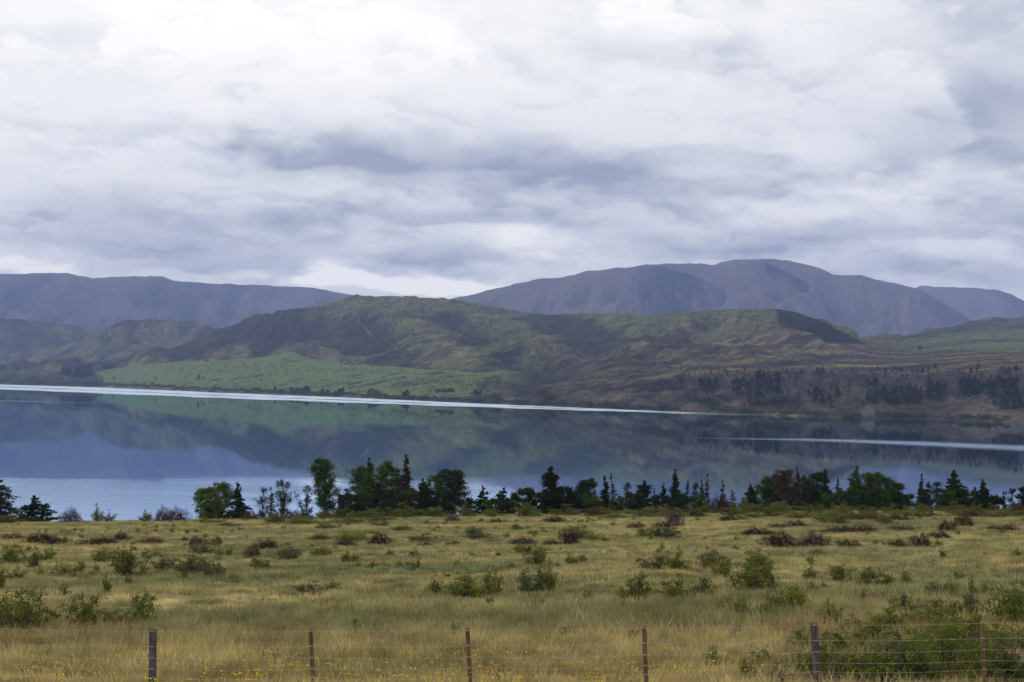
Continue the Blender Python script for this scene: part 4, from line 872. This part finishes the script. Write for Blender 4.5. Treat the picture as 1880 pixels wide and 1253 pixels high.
for (y0, y1, dn, ids, sm) in ((22, 34, 17, (0, 1, 2), .9), (34, 48, 12, (0, 1, 2, 3), 1.05), (48, 75, 7.5, (3, 4), 1.05), (75, 110, 5.0, (3, 4), 1.0), (110, 156, 3.8, (3, 4), 1.0)):
    x, y = sc_pts(y0, y1, dn); clump = fbm(x / 3.2, y / 3.2, 3, 601); tall = fbm(x / 9, y / 5, 3, 603)
    keep = rng.uniform(size=len(x)) < sst(clump, -.9, .0)
    x, y, tall = x[keep], y[keep], tall[keep]
    xs.append(x); ys.append(y); ix.append(rng.choice(ids, len(x))); sc.append(sm * rng.uniform(.65, 1.25, len(x)) * (1 + .5 * tall))
xs, ys, ix, sc = map(np.concatenate, (xs, ys, ix, sc)); zs = near_z(xs, ys)
go_ = scatter_object('grass', np.stack([xs, ys, zs], -1), rng.uniform(0, 6.28, len(xs)), sc, ix, tufts)
tag(go_, 'dry straw and olive grass covering the meadow', 'grass', kind='stuff')

# small green shoots standing all over the meadow
def unlinked(k, j):
    st, fo_ = SH[k][j]; v = []
    o = bpy.data.objects.new('shoot_foliage', fo_); return o
shoots = [unlinked('briar', 0), unlinked('briar2', 1), unlinked('briar', 2), unlinked('olive', 3)]
n = 2600; sy = np.sqrt(rng.uniform(38 ** 2, 149 ** 2, n)); sx_ = rng.uniform(-.44, .44, n) * sy
kk = fbm(sx_ / 16, sy / 9, 3, 801) > rng.uniform(-.1, .5, n); sx_, sy = sx_[kk], sy[kk]
so_ = scatter_object('low_shoots', np.stack([sx_, sy, near_z(sx_, sy)], -1), rng.uniform(0, 6.28, len(sx_)), rng.uniform(.16, .55, len(sx_))  * (1 - .35 * sst(sy, 60, 140) * 0), rng.integers(0, 4, len(sx_)), shoots)
tag(so_, 'small green shoots and weeds dotted through the meadow grass', 'weeds', kind='stuff')

# yellow flowers in strips on both sides of the fence
MY, t = material('yellow_petals'); t.n('ShaderNodeOutputMaterial', i_Surface=t.n('ShaderNodeBsdfDiffuse', i_Color=(.62, .52, .02)).outputs[0])
n = 9000; fx = rng.uniform(-13, 13, n); fy = rng.uniform(25.5, 33, n)
fpx, fpy = topx(fx, fy, near_z(fx, fy) + .3)
kf = fbm(fx / 2.2, fy / .8, 4, 700) > (.12 + .25 * sst(fpx, 1150, 1500) - .12 * np.exp(-((fpy - 1222) / 20) ** 2) - .12 * sst(fpy, 1228, 1250))
kf &= (fpx < 1480) & (rng.uniform(size=n) < .30)
fx, fy = fx[kf], fy[kf]; FP = np.stack([fx, fy, near_z(fx, fy) + rng.uniform(.34, .52, len(fx))], -1)
FP = np.repeat(FP, 5, 0) + rng.normal(0, .022, (len(FP) * 5, 3)) * np.array([1.6, 1, .35])
fo = link('wildflowers', quads_mesh('wildflowers', rquads(rng, FP, .0155, .8, .9), MY)); tag(fo, 'small yellow wildflowers scattered in the grass along the fence', 'flowers', kind='stuff')

# ------------------------------------------------------------------ fence
MWG = bark_mat('weathered_post', (.050, .042, .042), (.125, .105, .100), 14); MWB = bark_mat('brown_post', (.095, .055, .030), (.20, .125, .07), 14)
MWI, t = material('galvanised_wire'); t.n('ShaderNodeOutputMaterial', i_Surface=t.n('ShaderNodeBsdfPrincipled', i_Base_Color=(.42, .41, .44), i_Metallic=.1, i_Roughness=.6).outputs[0])
FY = 29.0
TOPW = curve([(-600, 1148), (0, 1152), (280, 1158), (570, 1158), (860, 1156.5), (1182, 1152.5), (1495, 1147), (1803, 1143), (1880, 1141), (2500, 1130)])
fence = empty('wire_fence', (0, FY, 28.6)); tag(fence, 'low farm fence of wooden posts and thin wires along the bottom of the photo', 'fence')
def post(px, thick, mat, lab, sink=0):
    u, _ = uv(px, 1157); u = float(u); zt = CAM_Z + float(TOPW(u)) * FY + .03; X = u * FY
    zb = float(near_z(np.array(X), np.array(FY))) - .4
    rng = np.random.default_rng(int(px) + 5000); r = thick / 2; sides = 12; V = []; Q = []
    hs = np.concatenate([[0, .3, .6, .9, 1.2, 1.45], [1.0 * (zt - zb) - .02, zt - zb]]); hs = np.sort(np.minimum(hs, zt - zb))
    ln = np.array([{280.5: -.02, 570: -.075, 858: -.07, 1182: -.055, 1494.5: -.075}.get(px, -.05), .01]); X = X - ln[0] * (zt - zb)
    for k, hgt in enumerate(hs):
        rr = r * (1.06 - .05 * k / len(hs)) * (1 if k < len(hs) - 1 else .82)
        for s in range(sides):
            a = s / sides * 2 * math.pi; q = rr * (1 + .06 * math.sin(3 * a + px) + rng.normal(0, .02))
            V.append((X + q * math.cos(a) + ln[0] * hgt, FY + q * math.sin(a) + ln[1] * hgt, zb + hgt + (.012 * math.sin(a + px) if k == len(hs) - 1 else 0)))
    me = bpy.data.meshes.new('post')
    n = len(hs)
    fs = [(k * sides + s, k * sides + (s + 1) % sides, (k + 1) * sides + (s + 1) % sides, (k + 1) * sides + s) for k in range(n - 1) for s in range(sides)]
    fs.append(tuple((n - 1) * sides + s for s in range(sides)))
    me.from_pydata([(x, y - FY, z - 28.6) for x, y, z in V], [], fs); me.materials.append(mat)
    o = link('post', me, fence)
    if lab: o['label'] = lab
    # wire staples
    paths = [([(X - .035 + ln[0] * (zt - zb - wz), -r - .004, zt - .03 - wz - 28.6 + .01), (X + ln[0] * (zt - zb - wz), -r - .012, zt - .03 - wz - 28.6), (X + .035 + ln[0] * (zt - zb - wz), -r - .004, zt - .03 - wz - 28.6 + .01)], [.004, .005, .004]) for wz in (0, .31, .54, .76, .94)]
    link('staple', tubes_mesh('staple', paths, MWI, 4), o)
for px, th, mt, lab in ((-20 - 290, .13, MWB, None), (-12, .06, MWB, None), (280.5, .155, MWG, 'thick weathered grey round post'), (570, .085, MWB, None), (858, .085, MWB, None), (1182, .095, MWB, None), (1494.5, .155, MWG, 'weathered grey post half hidden by shrubs'), (1803, .075, MWB, None), (2110, .09, MWB, None)):
    if px == -12: continue
    post(px, th, mt, lab)
xw = np.linspace(-14, 14, 120)
for k, wz in enumerate((0, .31, .54, .76, .94, 1.12)):
    zt = CAM_Z + TOPW(xw / FY) * FY - wz
    sag = -.018 * np.abs(np.sin((xw + 7.3) / 3.4 * math.pi)) * (1 + .3 * k % 2)
    pts = np.stack([xw, 0 * xw - .09, zt + sag - 28.6], -1)
    link('wire', tubes_mesh('wire', [(pts, np.full(120, .0023))], MWI, 5), fence)

# ------------------------------------------------------------------ far trees, bushes and tracks
def far_pine(seed):
    rng = np.random.default_rng(seed); n = 260; t_ = rng.uniform(0, 1, n) ** .9; az = rng.uniform(0, 6.28, n)
    R = .36 * (1.03 - t_) ** .8 * (1 + .25 * np.sin(19 * t_ + seed) + .2 * np.sin(2 * az + seed)); rr = R * rng.uniform(.1, 1, n) ** .5
    P = np.stack([rr * np.cos(az), rr * np.sin(az), .04 + .96 * t_], -1)
    V = rquads(rng, P, .062, .2, .7)
    tr = np.array([(-.012, 0, 0), (.012, 0, 0), (.004, 0, .98), (-.004, 0, .98), (0, -.012, 0), (0, .012, 0), (0, .004, .98), (0, -.004, .98)], float)
    return quads_mesh('far_pine', np.concatenate([V, tr]), LM['farp'])
def far_bush(seed, mat):
    rng = np.random.default_rng(seed); n = 340; az = rng.uniform(0, 6.28, n); e = np.arccos(rng.uniform(-.3, 1, n)); ph = rng.uniform(0, 6.28, 2)
    r = .5 * (1 + .25 * np.sin(3 * az + ph[0]) + .2 * np.sin(4 * e + 2 * az + ph[1])) * rng.uniform(.3, 1, n) ** .4
    P = np.stack([r * np.sin(e) * np.cos(az), r * np.sin(e) * np.sin(az), .42 + .85 * r * np.cos(e)], -1)
    return quads_mesh('far_bush', rquads(rng, P, .075, .1, .7), LM[mat])
FPN = [far_pine(s) for s in range(6)]; FBS = [far_bush(20 + s, 'farw') for s in range(6)]
LM['farg'] = leaf_mat('far_bright_willow', (.045, .062, .020), (.075, .100, .032), (.10, .12, .045), .05)
FBG = [far_bush(40 + s, 'farg') for s in range(4)]
fr = np.random.default_rng(99)
def far_thing(name, meshes, px, py, hpx, wpx=None, bv=None):
    p_ = hit(bv or BV, px, py)
    if p_ is None: return None
    s = p_.y / F; h = hpx * s; wd = (wpx * s) if wpx else h
    o = link(name, meshes[fr.integers(len(meshes))]); o.location = (p_.x, p_.y, p_.z - .04 * h)
    o.scale = (wd, wd, h); o.rotation_euler.z = fr.uniform(0, 6.28)
    return o
# clusters: x0,x1,y0,y1,n,h0,h1,description
PC = [(106, 140, 687, 692, 13, 9, 16, 'left part of the grove above the left shore'), (141, 172, 688, 694, 13, 12, 20, 'right part of the grove above the left shore'),
 (181, 210, 676, 679, 8, 5, 9, 'row at the left end of the pasture top'), (0, 9, 678, 680, 3, 6, 10, 'at the left edge of the far shore'), (29, 35, 678, 680, 2, 5, 7, 'tiny pair at the far left shore'),
 (376, 384, 662, 664, 3, 3, 5, 'tiny clump at the top of the pasture'), (528, 574, 719, 724, 13, 7, 13, 'row on the pasture shore'), (590, 602, 722, 725, 4, 7, 10, 'small four-tree row on the pasture shore'), (613, 630, 722, 727, 5, 7, 12, 'small five-tree row on the pasture shore'),
 (733, 750, 726, 729, 4, 8, 14, 'dark group by the shore below the pasture'), (872, 890, 724, 728, 3, 8, 10, 'dark pair by the scrub end of the pasture'),
 (810, 826, 581, 586, 6, 4, 8, 'tiny clump high on the main hill'),
 (1285, 1315, 702, 720, 13, 9, 15, 'first grove at the left end of the right bluff'), (1346, 1382, 702, 726, 13, 9, 14, 'second grove along the right bluff'), (1390, 1430, 695, 725, 24, 11, 16, 'dense dark block on the right bluff'),
 (1372, 1400, 718, 738, 8, 9, 13, 'below the dense dark block on the bluff'), (1486, 1512, 684, 692, 4, 8, 14, 'on the bluff rim right of the dense block'), (1488, 1542, 712, 742, 14, 8, 13, 'grove in the middle of the right bluff'),
 (1578, 1612, 702, 714, 7, 8, 12, 'small upper grove of the right bluff'), (1590, 1640, 722, 742, 18, 9, 14, 'long grove below the bluff rim, left half'), (1641, 1692, 718, 744, 20, 10, 15, 'long grove below the bluff rim, right half'),
 (1702, 1736, 710, 734, 13, 9, 15, 'narrow grove between the two long groves'), (1760, 1812, 704, 726, 22, 11, 16, 'big grove near the right edge, left half'), (1813, 1868, 704, 730, 22, 11, 16, 'big grove near the right edge, right half'),
 (1820, 1880, 728, 752, 14, 10, 15, 'lower grove at the right edge of the bluff'), (1300, 1500, 684, 692, 13, 4, 8, 'thin line along the bluff rim, left half'), (1501, 1700, 680, 690, 12, 5, 9, 'thin line along the bluff rim, middle'), (1701, 1880, 676, 688, 15, 5, 10, 'thin line along the bluff rim, right end'),
 (1688, 1691, 641, 645, 1, 7, 8, 'lone tree on the skyline of the terrace'), (1240, 1600, 722, 750, 13, 6, 10, 'scattered low on the bluff')]
npine = 0
for (x0, x1, y0, y1, n, h0, h1, ds) in PC:
    xs_ = np.sort(fr.uniform(x0, x1, n))
    for i in range(n):
        o = far_thing('far_pine', FPN, xs_[i], fr.uniform(y0, y1), (hq := fr.uniform(h0, h1) * 1.1), hq * 1.45)
        if o:
            npine += 1
            tag(o, ('far pine, ' + (lr(i, n) + ', ' if n > 1 else '') + ds), 'tree', 'dark pines across the lake')
for px, py, hp, ds in ((209, 697, 8, 'lone far pine in the pasture, leftmost of the lone ones'), (187, 702, 7, 'small dark pine near the left end of the pasture shore'), (286, 697, 7, 'lone small pine in the middle of the pasture left part'), (365, 697, 11, 'taller of two dark pines in the pasture centre'), (374, 698, 7, 'shorter of two dark pines in the pasture centre'), (505, 721, 14, 'tall thin pine on the pasture shore left of the row')):
    o = far_thing('far_pine', FPN, px, py, hp); tag(o, ds, 'tree', 'dark pines across the lake')
# shore bushes
bx = [];
x = -60.0
while x < 1250: bx.append(x); x += fr.uniform(6, 11)
shp = lambda px: float(np.interp(px, [p[0] for p in SHORE], [p[1] for p in SHORE]))
sec = [(-60, 190, 'at the left end of the far shore'), (190, 400, 'on the shore below the pasture left part'), (400, 640, 'on the shore below the pasture middle'), (640, 860, 'on the shore below the pasture right part'), (860, 1060, 'on the shore below the central gullies'), (1060, 1260, 'on the shore left of the pine bluff')]
for (a, b, ds) in sec:
    l = [q for q in bx if a <= q < b]
    for i, q in enumerate(l):
        big = fr.uniform() < .15
        o = far_thing('far_bush', FBS if fr.uniform() < .7 else FBG, q, shp(q) - fr.uniform(1.2, 3.5), fr.uniform(6, 9) * (1.5 if big else 1), fr.uniform(10, 15) * (1.4 if big else 1))
        if o: tag(o, f'round green bush {ds}, {lr(i, len(l))}', 'bush', 'bushes along the far shore')
l = np.sort(np.concatenate([fr.uniform(1260, 1570, 24), fr.uniform(1570, 1700, 16), fr.uniform(1700, 1890, 10)]))
for i, q in enumerate(l):
    o = far_thing('far_bush', FBG, q, shp(q) - fr.uniform(2, 7), fr.uniform(6, 11), fr.uniform(12, 20))
    if o: tag(o, f'pale green willow at the foot of the bluff, {lr(i, len(l))}', 'bush', 'pale willows below the bluff')
bl_ = [(1288, 745, 18, 30), (1410, 742, 18, 34), (1428, 740, 20, 36), (1385, 748, 16, 26), (1310, 748, 14, 26), (1008, 735, 16, 24), (684, 726, 15, 22), (810, 725, 14, 20), (826, 724, 14, 18), (60, 702, 12, 22), (998, 727, 12, 22)]
bl_.sort()
for i, (px, py, hp, wp) in enumerate(bl_):
    o = far_thing('far_tree', FBS, px, py, hp, wp)
    if o: tag(o, f'larger round dark tree near the far shore, {lr(i, len(bl_))}', 'tree', 'large round trees near the far shore')
# scrub dotting the pasture and purple-grey leafless wood over the bluff: nobody could count it
def far_stuff(name, lab, cat, regions, mat, hp, wp, tall, clus=False):
    P_, H_ = [], []
    for (x0, x1, y0, y1, n) in regions:
        for _ in range(n):
            h_ = hit(BV, fr.uniform(x0, x1), fr.uniform(y0, y1))
            if h_: P_.append(h_); H_.append(fr.uniform(*hp) * h_.y / F)
    P_ = np.array([tuple(p) for p in P_]); H_ = np.array(H_); k = 14 if tall or len(P_) < 4000 else 9
    if clus:
        kq = fbm(P_[:, 0] / 130, P_[:, 1] / 170, 4, 900) > fr.uniform(-.28, .30, len(P_)); P_ = P_[kq]; H_ = H_[kq]
    o_ = fr.normal(0, 1, (len(P_), k, 3)) * np.array([.22 * wp, .22 * wp, .0]); o_[:, :, 2] = fr.uniform(0, 1, (len(P_), k))
    if tall: o_[:, :, :2] *= (1.1 - o_[:, :, 2:3])
    Q_ = (P_[:, None] + o_ * H_[:, None, None]).reshape(-1, 3)
    V = rquads(fr, Q_, 1.0, 0, .35 if tall else .7)
    c = np.repeat(Q_, 4, 0); V = c + (V - c) * np.repeat(np.repeat(H_, k) * (.17), 4)[:, None]
    o = link(name, quads_mesh(name, V, mat)); tag(o, lab, cat, kind='stuff')
LMW = leaf_mat('leafless_wood_twigs', (.075, .062, .066), (.105, .088, .090), (.13, .11, .105), .03, .0)
far_stuff('leafless_wood', 'purple grey leafless wood covering the bluff across the lake', 'wood', [(1240, 1900, 688, 712, 1900), (1240, 1900, 712, 740, 1100)], LMW, (5, 9), 1.0, True)
far_stuff('hill_scrub', 'dark scrub dotted over the pasture and lower slopes', 'scrub', [(180, 900, 700, 722, 380), (0, 190, 690, 708, 420), (700, 900, 690, 720, 260), (880, 1260, 690, 745, 700), (1200, 1890, 735, 768, 700), (1100, 1880, 642, 684, 900), (300, 700, 672, 700, 60)], LM['farw'], (2, 5), 1.6, False)
far_stuff('hillside_scrub', 'dark scrub growing in clumps over the hills across the lake', 'scrub', [(300, 1600, 548, 690, 9000), (100, 420, 585, 668, 900), (1100, 1880, 640, 690, 1500)], leaf_mat('hillside_scrub_leaves', (.020, .026, .018), (.032, .040, .022), (.05, .058, .03), .02, .0), (2, 4.2), 1.7, False, True)
far_stuff('pine_wood', 'further dark pines massed in the groves on the bluff', 'wood', [(1345, 1382, 702, 728, 26), (1388, 1432, 694, 728, 70), (1486, 1544, 712, 742, 34), (1588, 1694, 718, 744, 110), (1700, 1738, 710, 734, 30), (1758, 1870, 702, 728, 130), (1816, 1890, 726, 752, 60), (1283, 1318, 702, 722, 24), (1240, 1890, 686, 715, 150), (1240, 1890, 715, 745, 110)], LM['farp'], (9, 15), .75, True)
# pale farm tracks on the hills
MTK, t = material('pale_track'); t.n('ShaderNodeOutputMaterial', i_Surface=t.n('ShaderNodeBsdfDiffuse', i_Color=(.26, .21, .15)).outputs[0])
for bv_, pts in ((BL2, [(199, 608), (202, 616), (204, 612)]), (BL2, [(211, 609), (218, 602), (228, 594)]), (BV, [(655, 590), (668, 600), (682, 618), (690, 624), (696, 622)]), (BV, [(885, 655), (905, 650), (925, 648), (945, 638), (962, 636)]), (BV, [(590, 596), (620, 592), (634, 576)]), (BV, [(842, 618), (860, 606), (880, 604)])):
    L_, R_ = [], []
    dense = [(a[0] + (b[0] - a[0]) * k / 8 + fr.normal(0, .3), a[1] + (b[1] - a[1]) * k / 8) for a, b in zip(pts[:-1], pts[1:]) for k in range(8)]
    P_ = [hit(bv_, *q) for q in dense]; P_ = [p for p in P_ if p is not None]
    if len(P_) < 4: continue
    P_ = np.array([tuple(p) for p in P_]); keep = np.abs(P_[:, 1] - np.median(P_[:, 1])) < 350; P_ = P_[keep]; P_[:, 2] += 1.0
    sdv = np.gradient(P_, axis=0); sdv[:, 2] = 0; nrm = np.stack([-sdv[:, 1], sdv[:, 0], 0 * sdv[:, 0]], -1); nrm /= np.linalg.norm(nrm, axis=1)[:, None] + 1e-6
    V = np.concatenate([P_ - nrm * 1.3, P_ + nrm * 1.3]); m_ = len(P_); i_ = np.arange(m_ - 1)
    o = link('track', mesh_quads('track', V, np.stack([i_, i_ + 1, i_ + 1 + m_, i_ + m_], -1), MTK)); tag(o, kind='structure')

# ------------------------------------------------------------------ haze
hz = bpy.data.meshes.new('haze')
x0, x1, y0, y1, z0, z1 = -10200, 10200, -2000, 12700, -7.0, 1010.0
hz.from_pydata([(x0, y0, z0), (x1, y0, z0), (x1, y1, z0), (x0, y1, z0), (x0, y0, z1), (x1, y0, z1), (x1, y1, z1), (x0, y1, z1)], [],
               [(0, 3, 2, 1), (4, 5, 6, 7), (0, 1, 5, 4), (1, 2, 6, 5), (2, 3, 7, 6), (3, 0, 4, 7)])
MH, t = material('haze_air')
pv = t.n('ShaderNodeVolumePrincipled', i_Color=(.43, .56, 1.0), i_Density=7.0e-5, i_Anisotropy=0.0)
t.n('ShaderNodeOutputMaterial', i_Volume=pv.outputs[0])
hz.materials.append(MH); ho = link('haze', hz); tag(ho, kind='stuff', label='thin blue air over the lake and mountains', cat='haze')
print('pines', npine, 'objects', len(bpy.data.objects), 'grass tufts', len(xs))
